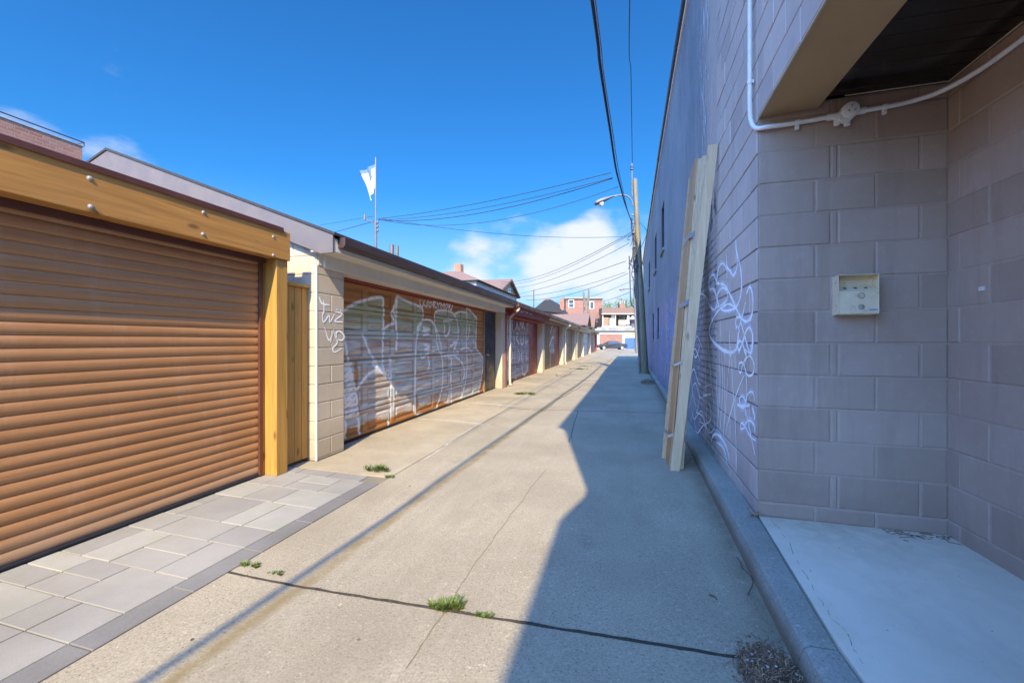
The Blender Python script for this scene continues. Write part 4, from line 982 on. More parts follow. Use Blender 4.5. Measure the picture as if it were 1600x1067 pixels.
# ---- the rest of the row
def garage(label, v0, v1, dv1, mat_door, mat_wall, mat_fas, mat_side, cols, rows, fills, lines, slat_door=False, recess_u=-3.42, lin=M['red_wood'], ztop=2.06, gut=M['gutter_brown'], zt=2.44):
    g_ = thing('garage', label, 'garage', (-6, (v0 + v1) / 2, 0), 'garages further along the row')
    p_ = MB(); p_.box(-3.5, -3.2, v0, v0 + .07, 0, 2.12, ch=.006); p_.build('pier', mat_wall, g_)
    p_ = MB(); p_.box(-3.5, -3.2, v1 - .30, v1 - .01, 0, 2.12, ch=.006); p_.build('pier', mat_wall, g_)
    l_ = MB(); l_.box(-3.45, -3.175, v0 + .01, v1 - .02, ztop + .04, 2.262, ch=.003); l_.build('lintel_board', lin, g_)
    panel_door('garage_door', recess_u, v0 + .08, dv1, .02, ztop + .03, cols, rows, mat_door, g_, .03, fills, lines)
    s_ = MB(); s_.box(recess_u - .03, recess_u, dv1 + .02, v1 - .31, .02, ztop + .03); s_.build('side_door', mat_side, g_)
    b_ = MB(); b_.box(-3.55, -3.5, v0 + .02, v1 - .02, 0, 2.3); b_.build('inner_wall', mat_wall, g_); b_ = MB(); b_.box(-9.4, -9.3, v0 + .02, v1 - .02, 0, 2.3); b_.build('back_wall', mat_wall, g_)
    roofed(g_, v0, v1, False, None, fas=mat_fas, gut=gut, zt=zt)
    return g_
def px3(ox, oy, s_, u):
    def f(x, y): p = on_wall(ox + x / s_, oy + y / s_, u); return (p.y, p.z)
    return f
r3 = px3(780, 470, 7.117, -3.42)
F3 = [([r3(*p) for p in [(85, 330), (105, 165), (135, 160), (150, 320), (185, 320), (200, 245), (215, 320), (240, 240), (270, 230), (290, 320), (300, 260), (325, 215), (350, 225), (355, 330), (385, 380), (385, 640), (375, 760), (300, 800), (200, 850), (85, 900)]], 1.0), ([r3(*p) for p in [(390, 320), (410, 300), (428, 330), (425, 480), (405, 470), (388, 430)]], 1.0)]
L3 = [[(95, 320), (103, 180), (130, 155), (147, 200), (147, 320)], [(185, 320), (198, 250), (215, 320)], [(228, 320), (238, 245), (262, 300), (268, 235), (285, 320)], [(320, 330), (325, 220), (350, 220), (355, 340)], [(388, 430), (392, 320), (410, 300), (428, 330), (425, 470)],
      [(95, 340), (100, 480)], [(125, 345), (140, 380), (118, 430), (145, 480)], [(165, 350), (172, 480)], [(190, 360), (215, 380), (195, 420), (222, 480)], [(245, 360), (240, 470), (270, 470), (272, 360)], [(300, 360), (296, 470), (322, 440)], [(340, 370), (336, 480), (365, 460), (362, 370)],
      [(95, 520), (92, 640), (120, 690)], [(130, 520), (150, 600), (135, 680)], [(180, 520), (176, 680)], [(205, 530), (230, 600), (215, 700)], [(255, 520), (250, 640), (275, 700)], [(300, 520), (305, 690)], [(330, 530), (350, 620), (335, 690)], [(372, 500), (390, 600), (380, 720), (390, 800)],
      [(180, 720), (182, 850)], [(255, 690), (262, 810), (300, 800), (322, 720)], [(350, 700), (345, 790)], [(88, 640), (130, 600)], [(100, 740), (105, 880)]]
g3 = garage('red framed garage with white graffiti over its brown door', 11.42, 17.25, 15.3, M['door_red'], M['cream_paint'], M['red_wood'], M['dark_red'], 6, 4, F3, [([r3(*p) for p in L_], .05, .85) for L_ in L3], ztop=1.98, gut=M['flash'])
rp = MB(); rp.box(-3.30, -3.19, 11.30, 11.42, 0, 2.1, ch=.004); rp.build('red_post', M['red_wood'], g3)
vl = MB(); vl.box(-2.99, -2.962, 11.42, 17.22, 2.07, 2.236, ch=.003); vl.box(-2.985, -2.955, 11.42, 17.22, 2.236, 2.256); vl.build('valance', M['red_wood'], g3)
# white writing on the red valance
lw = MB(); rr = px3(740, 420, 4.85, -2.957)
for st in ([(355, 295), (370, 298), (358, 325), (375, 328)], [(378, 300), (380, 325), (388, 310), (395, 330), (396, 303)], [(402, 306), (402, 330), (412, 332), (412, 308), (402, 306)], [(418, 310), (430, 314)], [(424, 312), (424, 340)], [(440, 318), (432, 318), (432, 343), (440, 345)], [(432, 330), (438, 331)]):
    P = [Vector((-2.957, *rr(*p))) for p in st]; ribbon(lw, spline(P, 4), Vector((1, 0, 0)), .05)
lw.build('graffiti_tag', M['spray_white'], g3)
r4 = px3(780, 470, 7.117, -3.42)
F4 = [([r4(*p) for p in [(565, 350), (600, 260), (650, 290), (665, 400), (655, 620), (600, 590), (560, 560)]], 1.0)]
L4 = [[(570, 360), (600, 260), (640, 290), (660, 350), (650, 500), (645, 620)], [(560, 500), (600, 400), (630, 500), (600, 560)], [(575, 560), (570, 720)]]
g4 = garage('tan garage with a scrawled plank door beside the red one', 17.3, 23.4, 21.3, M['door_tan'], M['cream_paint'], M['cream_paint'], M['dark_red'], 7, 1, F4, [([r4(*p) for p in L_], .09, .85) for L_ in L4], lin=M['brown_wood'])
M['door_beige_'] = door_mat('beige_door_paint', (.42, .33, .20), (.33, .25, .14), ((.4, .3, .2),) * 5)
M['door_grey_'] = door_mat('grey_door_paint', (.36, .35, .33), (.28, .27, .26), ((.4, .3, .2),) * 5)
g5 = garage('plain beige garage with white downpipe, fourth of the far row', 23.5, 29.5, 27.2, M['door_beige_'], M['cream_paint'], M['white_paint'], M['brown_wood'], 5, 4, (), (), lin=M['beige_door'])
g6 = garage('beige garage between the plain one and the grey one', 29.55, 36.0, 33.5, M['door_beige_'], M['cream_paint'], M['cream_paint'], M['brown_wood'], 5, 4, (), (), lin=M['cream_paint'], zt=2.40)
g7 = garage('grey door garage furthest but one along the row', 36.05, 44, 41.8, M['door_grey_'], M['stucco'], M['white_paint'], M['brown_wood'], 5, 4, (), (), lin=M['stucco'], zt=2.44)
g8 = garage('brick red walled garage at the far end of the row', 44.05, 54, 50.5, M['door_red'], M['red_wood'], M['brown_wood'], M['brown_wood'], 5, 4, (), (), lin=M['brown_wood'], zt=2.40)
def downspout(v_, mat, parent, zt=2.30):
    m_ = MB(); m_.tube(spline([(-2.90, v_, zt), (-2.90, v_, zt - .10), (-3.02, v_, zt - .20), (-3.13, v_, zt - .30), (-3.155, v_, zt - .42), (-3.155, v_, 1.0), (-3.155, v_, .12), (-3.10, v_, .04)], 4), .036, 8)
    m_.build('downspout', mat, parent, smooth=True)
downspout(11.62, M['cream_paint'], g3); downspout(23.72, M['pvc'], g5); downspout(29.8, M['cream_paint'], g6)

# ------------------------------------------------------------------ background left: brick building, flag mast, houses
bkb = thing('brick_building', 'red brick flat roofed building with roof railing behind the roller garage', 'building', (-14, 1, 0))
m_ = MB(); m_.box(-20, -12, -8, 6.7, 0, 5.76); m_.build('wall', M['brick_red'], bkb)
m_ = MB(); m_.box(-20.01, -11.985, -8, 6.72, 5.762, 5.778, ch=.004); m_.build('coping', M['kerb'], bkb)
m_ = MB()
m_.tube([(-11.98, -8, 5.86), (-11.98, 6.72, 5.86), (-16, 6.72, 5.86)], .014, 6)
for y_ in np.linspace(-7.8, 6.72, 9): m_.tube([(-11.98, y_, 5.77), (-11.98, y_, 5.86)], .011, 6)
m_.build('railing', M['gutter_brown'], bkb)

fm = thing('flag_mast', 'grey steel mast rising behind the garages with wires and a bracket', 'mast', at(587, 375, 12.2) * 1.0)
b0 = at(587, 375, 12.2); x0, y0_ = b0.x, b0.y
m_ = MB(); m_.tube([(x0, y0_, 0), (x0, y0_, 4.75)], .042, 10); m_.tube([(x0, y0_, 4.75), (x0, y0_, 6.68)], .019, 8); m_.build('pole', M['galv'], fm)
m_ = MB(); m_.tube([(x0 - .30, y0_ - .05, 4.98), (x0 - .27, y0_ - .05, 4.86), (x0, y0_, 4.74)], .016, 6); m_.tube([(x0 - .34, y0_ - .05, 4.86), (x0 - .34, y0_ - .05, 5.02)], .03, 8)
for z_ in (4.5, 4.62, 4.74): m_.lathe((x0 + .06, y0_, z_), [(.02, 0), (.035, .02), (.035, .05), (.02, .07)], (0, 0, 1), 8)
m_.build('bracket', M['galv'], fm)
fg = MB(); nu, nv_ = 14, 14; V = []
X1 = Vector((CA, SA, 0))
for j in range(nv_ + 1):
    for i in range(nu + 1):
        s_, t_ = i / nu, j / nv_
        lx = -(s_ * .62 * (1 - t_ * .45)) * (1 - .35 * t_); lz = -s_ * .78 * (.55 + .3 * t_) * .62 - t_ * .66
        fold = .06 * math.sin(s_ * 13 + t_ * 2) * s_
        p = Vector((x0, y0_, 6.50)) + X1 * (lx * .8 + fold * .5) + Vector((-SA, CA, 0)) * fold + Vector((0, 0, lz)); V.append(p)
F = [(j * (nu + 1) + i, j * (nu + 1) + i + 1, (j + 1) * (nu + 1) + i + 1, (j + 1) * (nu + 1) + i) for j in range(nv_) for i in range(nu)]
fg.add(V, F); fg.m = [1 if (3 < (k % nu) < 8 and k // nu < 7) or (k // nu) < 2 else 0 for k in range(nu * nv_)]
tag(fg.build('flag', [M['flag_white'], M['flag_blue']], smooth=True), 'ragged white and blue flag hanging limp from the steel mast', 'flag')

def wall_box(mb, u0, u1, v0, v1, z0, z1, mi=0): mb.box(u0, u1, v0, v1, z0, z1, mi)
def win(parent, c, wd, ht, face='y', frame=M['white_paint'], dep=.08):
    """window on a wall facing the camera (-v) or the lane (+u)"""
    f_ = MB(); x, y, z = c; t = .07
    if face == 'y':
        for a, b, e, f in ((x - wd / 2, x + wd / 2, z - ht / 2, z - ht / 2 + t), (x - wd / 2, x + wd / 2, z + ht / 2 - t, z + ht / 2), (x - wd / 2, x - wd / 2 + t, z - ht / 2 + t, z + ht / 2 - t), (x + wd / 2 - t, x + wd / 2, z - ht / 2 + t, z + ht / 2 - t), (x - wd / 2 + t, x + wd / 2 - t, z - t / 2, z + t / 2)):
            f_.box(a, b, y - dep, y + .02, e, f)
        fo = f_.build('window', frame, parent); p_ = MB(); p_.box(x - wd / 2 + t, x + wd / 2 - t, y - dep * .5, y - dep * .5 + .02, z - ht / 2 + t, z + ht / 2 - t); p_.build('pane', M['glass'], fo)
    else:
        for a, b, e, f in ((y - wd / 2, y + wd / 2, z - ht / 2, z - ht / 2 + t), (y - wd / 2, y + wd / 2, z + ht / 2 - t, z + ht / 2), (y - wd / 2, y - wd / 2 + t, z - ht / 2 + t, z + ht / 2 - t), (y + wd / 2 - t, y + wd / 2, z - ht / 2 + t, z + ht / 2 - t), (y - wd / 2 + t, y + wd / 2 - t, z - t / 2, z + t / 2)):
            f_.box(x - .02, x + dep, a, b, e, f)
        fo = f_.build('window', frame, parent); p_ = MB(); p_.box(x + dep * .4, x + dep * .4 + .02, y - wd / 2 + t, y + wd / 2 - t, z - ht / 2 + t, z + ht / 2 - t); p_.build('pane', M['glass'], fo)
# pale house with dormer roof (715-785 px)
hs_ = thing('house', 'pale rendered house with brown hipped roof above the garage gutters', 'house', (-14, 32, 0))
pA = at(722, 432, 30); pB = at(768, 440, 33); zt = at(740, 437, 32).z
m_ = MB(); m_.box(pA.x - 4, pB.x + .3, pA.y - 1, pB.y + 6, 0, zt - .55); m_.build('wall', M['stucco'], hs_)
m_ = MB(); xx0, xx1, yy0, yy1 = pA.x - 4.3, pB.x + .6, pA.y - 1.3, pB.y + 6.3
m_.add([(xx0, yy0, zt - .55), (xx1, yy0, zt - .55), (xx1, yy1, zt - .55), (xx0, yy1, zt - .55), (xx0 + 2.5, yy0 + 2.5, zt + .55), (xx1 - 2.4, yy0 + 2.5, zt + .55), (xx1 - 2.4, yy1 - 2.5, zt + .55), (xx0 + 2.5, yy1 - 2.5, zt + .55)],
       [(0, 1, 2, 3), (0, 1, 5, 4), (1, 2, 6, 5), (2, 3, 7, 6), (3, 0, 4, 7), (4, 5, 6, 7)]); m_.build('roof', M['shingle_brown'], hs_)
m_ = MB(); m_.box(xx0 + 3, xx0 + 3.5, yy0 + 3, yy0 + 3.6, zt + .4, zt + 1.2); m_.build('chimney', M['brick_red'], hs_)
h2 = thing('house', 'brown steep gabled house rising beside the pale hipped house', 'house', (-12, 38, 0))
c_ = at(783, 433, 36)
m_ = MB(); m_.prism([(c_.y - .2, 0), (c_.y - .2, c_.z - 1.1), (c_.y + 2.6, c_.z), (c_.y + 5.4, c_.z - 1.1), (c_.y + 5.4, 0)], c_.x - 6, c_.x, 'x'); m_.build('wall', M['brown_wood'], h2)
m_ = MB(); m_.prism([(c_.y - .6, c_.z - 1.28), (c_.y + 2.6, c_.z + .02), (c_.y + 5.8, c_.z - 1.28), (c_.y + 5.8, c_.z - 1.1), (c_.y + 2.6, c_.z + .22), (c_.y - .6, c_.z - 1.1)], c_.x - 6.3, c_.x + .3, 'x'); m_.build('roof', M['shingle_brown'], h2)
win(h2, (c_.x, c_.y + 2.6, c_.z - 1.0), .8, .7, 'x')
# low brick house behind the row (845-880 px)
h3 = thing('house', 'small brick house with chimneys between the mast and the tall brick house', 'house', (-14, 60, 0))
c0 = at(838, 482, 58); c1 = at(884, 484, 62)
m_ = MB(); m_.box(c0.x, c1.x, c0.y, c0.y + 8, 0, c0.z - .2); m_.build('wall', M['brick_redx'], h3)
m_ = MB(); zz = c0.z - .2; m_.prism([(c0.x - .4, zz), (c0.x + 1.2, zz + 1.3), (c1.x - 1.2, zz + 1.3), (c1.x + .5, zz - .6)], c0.y - .4, c0.y + 8.4, 'y'); m_.build('roof', M['shingle'], h3)
for f in (.3, .9):
    m_ = MB(); xx = c0.x + (c1.x - c0.x) * f; m_.box(xx, xx + .55, c0.y + 1.5, c0.y + 2.2, zz, zz + 1.55); m_.box(xx - .06, xx + .61, c0.y + 1.44, c0.y + 2.26, zz + 1.55, zz + 1.66); m_.build('chimney', M['brick_red'], h3)
# tall brick house
h4 = thing('brick_house', 'tall flat roofed red brick house with blue window behind the row', 'house', (-9, 88, 0))
Zb = 86; c0 = at(884, 467, Zb); c1 = at(941, 467, Zb)
def face_box(mb, pa, pb, back, z0, z1, mi=0, push=0.0):
    a = Vector((pa.x, pa.y, 0)); b = Vector((pb.x, pb.y, 0)); d = Vector((-SA, CA, 0)); a = a - d * push; b = b - d * push
    V = [a, b, b + d * (back + push), a + d * (back + push)]
    mb.add([(p.x, p.y, z0) for p in V] + [(p.x, p.y, z1) for p in V], [(0, 1, 2, 3), (4, 5, 6, 7), (0, 1, 5, 4), (1, 2, 6, 5), (2, 3, 7, 6), (3, 0, 4, 7)], mi)
def face_rect(name, parent, mat, x0, x1, y0, y1, Z, thick=.1, back=.02):   # slab facing the camera side at depth Z
    mb = MB(); a, b = at(x0, y0, Z), at(x1, y0, Z); face_box(mb, a, b, back, at(x0, y1, Z).z, at(x0, y0, Z).z, push=thick); return mb.build(name, mat, parent)
m_ = MB(); face_box(m_, c0, c1, 10, 0, c0.z); m_.build('wall', M['brick_redx'], h4)
face_rect('cornice', h4, M['kerb'], 882.5, 943, 464, 467, Zb, .35, .3)
w_ = face_rect('window', h4, M['white_paint'], 888, 897, 468, 481, Zb, .12); face_rect('pane', w_, M['glass'], 889, 896, 469, 474.2, Zb, .16); face_rect('pane', w_, M['glass'], 889, 896, 475, 480, Zb, .16)
w_ = face_rect('window', h4, M['white_paint'], 921, 928, 471, 483, Zb, .12); face_rect('pane', w_, M['glass'], 922, 927, 472, 482, Zb, .16)
# stair / fire escape posts
fe = MB()
for x in (925, 931, 936): 
    p = at(x, 490, Zb - 1.2); fe.box(p.x - .09, p.x + .09, p.y - .09, p.y + .09, 0, p.z)
for y in (492, 497, 502, 507, 512):
    a, b = at(925, y, Zb - 1.2), at(936, y, Zb - 1.2); fe.tube([a, b], .08, 4)
fe.build('back_stairs', M['pole'], h4)
# two gabled sheds seen over the eaves
for (xa, xb, yt, Z, lb) in ((872, 918, 491, 52, 'brown gabled garage roof in front of the tall brick house'), (908, 928, 494, 60, 'smaller brown gabled garage roof beside the back stairs')):
    sh = thing('shed', lb, 'shed', at(xa, 533, Z)); a, b = at(xa, yt, Z), at(xb, yt + 16, Z)
    hx = b.x - .2
    m_ = MB(); m_.box(a.x - 1, hx, a.y, a.y + 5, 0, b.z); m_.prism([(a.y, b.z), (a.y + 2.5, a.z - .1), (a.y + 5, b.z)], a.x - 1, hx, 'x'); m_.build('wall', M['brown_wood'], sh)
    m_ = MB(); m_.prism([(a.y - .4, b.z - .15), (a.y + 2.5, a.z), (a.y + 5.4, b.z - .15), (a.y + 5.4, b.z + .02), (a.y + 2.5, a.z + .17), (a.y - .4, b.z + .02)], a.x - 1.2, hx + .35, 'x'); m_.build('roof', M['shingle_brown'], sh)
# terrace house and garage across the end
te = thing('terrace_house', 'low house with roofed rear terrace of stored junk above the end garage', 'house', at(970, 533, 80))
Zt = 80
def FR(n, m, x0, x1, y0, y1, Z, th=.1, bk=.05, par=te): return face_rect(n, par, m, x0, x1, y0, y1, Z, th, bk)
FR('wall', M['brick_redx'], 941, 1004, 484, 520, Zt + 3, .1, 7)
FR('canopy', M['shingle_brown'], 940, 1003, 481, 491, Zt, .3, 2.6)
FR('canopy_edge', M['cream_paint'], 939.5, 1003.5, 490, 491.4, Zt, .5, .1)
for x in (941.2, 961, 982, 1001): FR('post', M['white_paint'], x, x + 1.1, 491.5, 514, Zt, .1, .1)
FR('deck_panel', M['brown_wood'], 942.5, 951, 496, 510, Zt, .1)
FR('deck_panel', M['stucco'], 952, 960, 497, 509, Zt, .2)
FR('deck_panel', M['white_paint'], 955, 962, 491.6, 496, Zt + .5, .2)
FR('deck_panel', M['beige_door'], 966, 978.5, 500, 508, Zt, .2)
FR('deck_rail', M['cream_paint'], 940, 1003, 509.5, 512, Zt - .4, .1)
w_ = FR('window', M['white_paint'], 967, 976, 493, 499, Zt + 2.7, .1); FR('pane', M['glass'], 968, 975, 494, 498, Zt + 2.6, .1, .02, w_)
um = thing('closed_parasol', 'closed white parasol standing on the rear terrace', 'parasol', at(981, 512, Zt - .1))
m_ = MB(); p = at(981, 511, Zt - .2); m_.lathe(p, [(.05, 0), (.05, .3), (.35, .5), (.28, 1.2), (.12, 2.0), (.03, 2.3)], (0, 0, 1), 8); m_.build('canopy', M['flag_white'], um)
um = thing('parasol', 'open white parasol at the right end of the rear terrace', 'parasol', at(988, 512, Zt - .1))
m_ = MB(); p = at(988.5, 511, Zt - .3); m_.lathe(p, [(.03, 0), (.03, 1.9)], (0, 0, 1), 6); m_.build('pole', M['galv'], um); m_ = MB(); m_.lathe(p, [(.55, 1.45), (.4, 1.8), (.1, 2.15)], (0, 0, 1), 8); m_.build('canopy', M['flag_white'], um)
eg = thing('end_garage', 'white framed garage with orange brick patterned door and blue gate closing the lane end', 'garage', at(965, 545, 76))
Ze = 76
FR('wall', M['stucco'], 933, 1004, 517, 546.5, Ze, .1, 6, eg)
FR('roof', M['paver'], 929, 1004, 511.5, 517, Ze, .5, 6, eg)
FR('garage_door', M['brick_redx'], 937, 972, 522, 546, Ze, .16, .02, eg)
FR('upper_panel', M['door_red'] if False else M['beige_door'], 977, 992, 519, 524, Ze, .18, .02, eg)
FR('gate', M['blue_door'], 976, 992.5, 528, 546, Ze, .2, .02, eg)
FR('gate_head', M['white_paint'], 975.5, 993, 525, 527.6, Ze, .22, .02, eg)
rw = thing('back_wall', 'plain rendered wall right of the blue gate at the lane end', 'wall', at(1010, 545, 75))
FR('panel', M['stucco'], 994, 1150, 505, 546.5, 75, .1, 3, rw)
# chimney stack in front of the trees
chs = thing('chimney_stack', 'clustered chimney pots against the far trees', 'chimney', at(973, 480, 92))
m_ = MB(); a, b = at(968, 475, 92), at(977, 475, 92); face_box(m_, a, b, 1.2, 0, a.z); m_.build('stack', M['brick_redx'], chs)
for x in (969, 972, 975.5): p = at(x, 475, 92.5); m_ = MB(); m_.lathe(p, [(.22, 0), (.18, .9), (.22, .95)], (0, 0, 1), 8); m_.build('pot', M['kerb'], chs)

# ------------------------------------------------------------------ trees
def leafmat(name, a, b):
    t = NT(name); n = t.noise(1.1, 3); n2 = t.noise(8, 3); c = t.mix(t.ramp(n, .35, .65), a, b); c = t.mix(t.ramp(n2, .4, .7, 0, .5), c, tuple(x * .6 for x in a)); return t.done(c, .6)
M['leaf'] = leafmat('leaves', (.04, .09, .02), (.10, .17, .035)); M['weed'] = leafmat('weed_leaves', (.05, .085, .015), (.13, .17, .035))
def tree(base, h, rad, label, seed):
    rn = random.Random(seed); t = thing('tree', label, 'tree', base, 'trees beyond the end garage'); b = Vector(base); b.z = -.05
    tr = MB(); tr.tube([b, b + Vector((.1, 0, h * .5)), b + Vector((0, .1, h * .9))], .28, 8, r1=.06)
    for i in range(6):
        a = rn.uniform(0, 6.28); s_ = b + Vector((0, 0, h * rn.uniform(.35, .7))); tr.tube([s_, s_ + Vector((math.cos(a), math.sin(a), .8)) * rad * .6], .09, 5, r1=.03)
    tr.build('trunk', M['pole_grey'], t); cr_ = MB(); cl = []
    for i in range(26):
        a, e = rn.uniform(0, 6.28), rn.uniform(-.6, 1); r_ = rad * rn.uniform(.45, 1)
        cl.append((b + Vector((math.cos(a) * r_ * .8, math.sin(a) * r_ * .8, h * .68 + e * rad * .75)), rad * rn.uniform(.18, .36)))
    for c, cr0 in cl:
        for i in range(120):
            d = Vector((rn.gauss(0, 1), rn.gauss(0, 1), rn.gauss(0, 1))).normalized() * cr0 * rn.uniform(.6, 1.15); p = c + d; s_ = rn.uniform(.10, .2)
            x = Vector((rn.gauss(0, 1), rn.gauss(0, 1), rn.gauss(0, 1))).normalized(); y = x.orthogonal().normalized()
            cr_.add([p - x * s_, p + y * s_ * .6, p + x * s_, p - y * s_ * .6], [(0, 1, 2, 3)])
    cr_.build('crown', M['leaf'], t)
for i, (x, Z, y, rad, lb) in enumerate(((960, 112, 472, 4.0, 'leafy green tree left of the chimney pots'), (984, 118, 466, 5.0, 'leafy green tree right of the chimney pots'), (1002, 125, 462, 5.0, 'leafy green tree half hidden by the utility poles'))):
    top = at(x, y, Z); tree((top.x, top.y, 0), top.z, rad, lb, i + 3)

# ------------------------------------------------------------------ car
def car():
    t = thing('parked_car', 'dark blue sedan parked across the far end of the lane', 'car', at(955, 545.5, 67))
    c = at(956, 545, 67); o = Vector((c.x, c.y, -.028)); Xd = X1; Yd = Vector((-SA, CA, 0))
    def T(p): return o + Xd * p[0] + Yd * p[1] + Vector((0, 0, p[2]))
    side = [(-2.3, .35), (-2.33, .60), (-2.2, .78), (-1.3, .92), (-1.05, .95), (1.25, .98), (1.75, .98), (2.2, .93), (2.3, .70), (2.28, .36), (1.80, .30)]
    def arch(cx): return [(cx + .36 * math.cos(a), .33 + .36 * math.sin(a)) for a in np.linspace(.05, math.pi - .05, 8)]
    low = [(1.80, .28)] + arch(1.42) + [(1.0, .22), (-1.0, .22)] + arch(-1.45) + [(-1.86, .28)]
    pr_ = side[:10] + low; n = len(pr_); V = []; rings = [(-.87, .0), (-.9, 0.02), (.9, .02), (.87, 0)]
    m_ = MB()
    for yv in (-.88, .88): V += [T((x, yv * (1 if z < .8 else .95), z)) for x, z in pr_]
    m_.add(V, [tuple(range(n)), tuple(range(2 * n - 1, n - 1, -1))] + [(i, i + n, (i + 1) % n + n, (i + 1) % n) for i in range(n)])
    m_.build('body', M['carpaint'], t)
    cab = [(-1.25, .93), (-.45, 1.38), (.0, 1.44), (.65, 1.42), (1.55, .98)]; n = len(cab); m_ = MB(); V = []
    for yv in (-1, 1): V += [T((x, yv * (.80 if z < 1.1 else .62), z)) for x, z in cab]
    m_.add(V, [tuple(range(n)), tuple(range(2 * n - 1, n - 1, -1))] + [(i, i + n, (i + 1) % n + n, (i + 1) % n) for i in range(n)]); m_.build('cabin', M['carpaint'], t)
    for q_ in ([(-1.08, .97), (-.42, 1.33), (.05, 1.38), (.05, .98)], [(.13, .98), (.13, 1.38), (.6, 1.36), (1.28, 1.0)]):
        m_ = MB(); m_.add([T((x, -(.815 if z < 1.1 else .645), z)) for x, z in q_], [tuple(range(len(q_)))]); m_.build('side_window', M['glass'], t)
    for cx in (-1.45, 1.42):
        for yv, dr_ in ((-.80, -1), (.80, 1)):
            m_ = MB(); m_.lathe(T((cx, yv - .08 * dr_, .33)), [(.33, 0), (.33, .16), (.28, .18)], Yd * dr_, 20); wo = m_.build('wheel', M['tyre'], t)
            m_ = MB(); m_.lathe(T((cx, yv + .09 * dr_, .33)), [(.22, 0), (.20, .02), (.05, .01)], Yd * dr_, 16); m_.build('rim', M['alloy'], wo)
    m_ = MB(); p = T((-2.3, -.6, .66)); m_.lathe(p, [(.06, -.05), (.1, 0), (.09, .04)], -Xd, 10); m_.build('headlight', M['lampglass'], t)
    m_ = MB(); a = T((2.27, -.7, .8)); m_.box(a.x - .05, a.x + .05, a.y - .1, a.y + .1, a.z - .07, a.z + .07); m_.build('tail_light', M['dark_red'], t)
    m_ = MB(); a = T((-.95, -.95, 1.0)); m_.box(a.x - .1, a.x + .08, a.y - .08, a.y + .06, a.z - .06, a.z + .07, ch=.02); m_.build('wing_mirror', M['carpaint'], t)
car()

m_ = MB(); rg = random.Random(12)
for i in range(1500):
    v_ = rg.uniform(1.2, 16); u_ = kf(v_) - abs(rg.gauss(0, .035)) - .004; s_ = rg.uniform(.0015, .006); a_ = rg.uniform(0, 3.14); p = Vector((u_, v_, lane_z(u_) + .001)); d = Vector((math.cos(a_), math.sin(a_), 0)) * s_; e = Vector((-d.y, d.x, 0)) * rg.uniform(.3, .8)
    m_.add([p - d, p + e + Vector((0, 0, s_ * .5)), p + d, p - e], [(0, 1, 2, 3)])
for i in range(900):
    v_ = rg.uniform(4.3, 16); u_ = -3.36 + abs(rg.gauss(0, .10)); s_ = rg.uniform(.003, .009); a_ = rg.uniform(0, 3.14); p = Vector((u_, v_, .004)); d = Vector((math.cos(a_), math.sin(a_), 0)) * s_; e = Vector((-d.y, d.x, 0)) * rg.uniform(.3, .8)
    m_.add([p - d, p + e + Vector((0, 0, s_ * .5)), p + d, p - e], [(0, 1, 2, 3)])
for i in range(500):
    u_ = rg.uniform(-2.1, .6); v_ = 1.87 + rg.gauss(0, .012) if i < 320 else rg.uniform(1.2, 9); s_ = rg.uniform(.001, .004); a_ = rg.uniform(0, 3.14); p = Vector((u_, v_, lane_z(u_) + .001)); d = Vector((math.cos(a_), math.sin(a_), 0)) * s_; e = Vector((-d.y, d.x, 0)) * rg.uniform(.3, .8)
    m_.add([p - d, p + e + Vector((0, 0, s_ * .5)), p + d, p - e], [(0, 1, 2, 3)])
tag(m_.build('grit', simple('grit', (.16, .12, .075), .9, .5, 60)), 'loose grit and crumbs along the kerb foot, joints and garage doors', 'grit', kind='stuff')
# ------------------------------------------------------------------ poles, lamps, wires
p1 = thing('utility_pole', 'tall leaning wooden utility pole beside the painted wall wrapped in cables', 'utility pole', at(1008, 581, 16.6))
base = at(1007.5, 577, 16.6); base.z = -.05; base.x -= .02
topp = at(992, 280, 16.6)
def pole_at(z): f = (z - base.z) / (topp.z - base.z); return base.lerp(topp, f)
m_ = MB(); m_.tube([base.lerp(topp, i / 8) for i in range(9)], .175, 14, r1=.085); m_.build('shaft', M['pole'], p1, smooth=True)
m_ = MB(); q_ = topp - Vector((0, 0, .1)); m_.tube([q_ + Vector((-.10, 0, -.6)), q_ + Vector((-.12, 0, .75))], .03, 8); m_.lathe(q_ + Vector((-.12, 0, .45)), [(.03, 0), (.07, .04), (.04, .1), (.07, .14), (.03, .2)], (0, 0, 1), 10)
m_.build('insulator_pin', M['galv'], p1)
for dx, dz0, dz1, rr, mt in ((-.17, 0, 5.2, .04, 'pole_grey'), (-.19, 3.0, 6.2, .03, 'wire'), (-.12, 2.5, 5.9, .04, 'pole_grey')):
    m_ = MB(); P = [pole_at(z_) + Vector((dx, -.1, 0)) + Vector((random.uniform(-.03, .03) * (dz0 > 1), 0, 0)) for z_ in np.linspace(dz0, dz1, 10)]; m_.tube(P, rr, 8); m_.build('riser', M[mt], p1)
m_ = MB()
for i in range(16):
    za = random.uniform(4.4, 6.1); a = pole_at(za) + Vector((random.uniform(-.25, -.05), -.15, 0)); b = pole_at(za - random.uniform(.3, 1.1)) + Vector((random.uniform(-.45, .05), -.15, 0))
    m_.tube(spline([a, (a + b) / 2 + Vector((random.uniform(-.25, .12), 0, -.1)), b], 5), .013, 5)
m_.tube(spline([pole_at(6.0) + Vector((.1, -.1, 0)), pole_at(5.6) + Vector((.35, -.1, 0)), pole_at(5.0) + Vector((.1, -.1, 0))], 6), .01, 5)
m_.build('cable_tangle', M['wire'], p1)
m_ = MB()
for z_ in (5.05, 5.6, 6.0, 6.3): c = pole_at(z_); m_.box(c.x - .2, c.x - .10, c.y - .20, c.y - .12, c.z - .03, c.z + .03, ch=.01)
m_.build('clamp', M['galv'], p1)
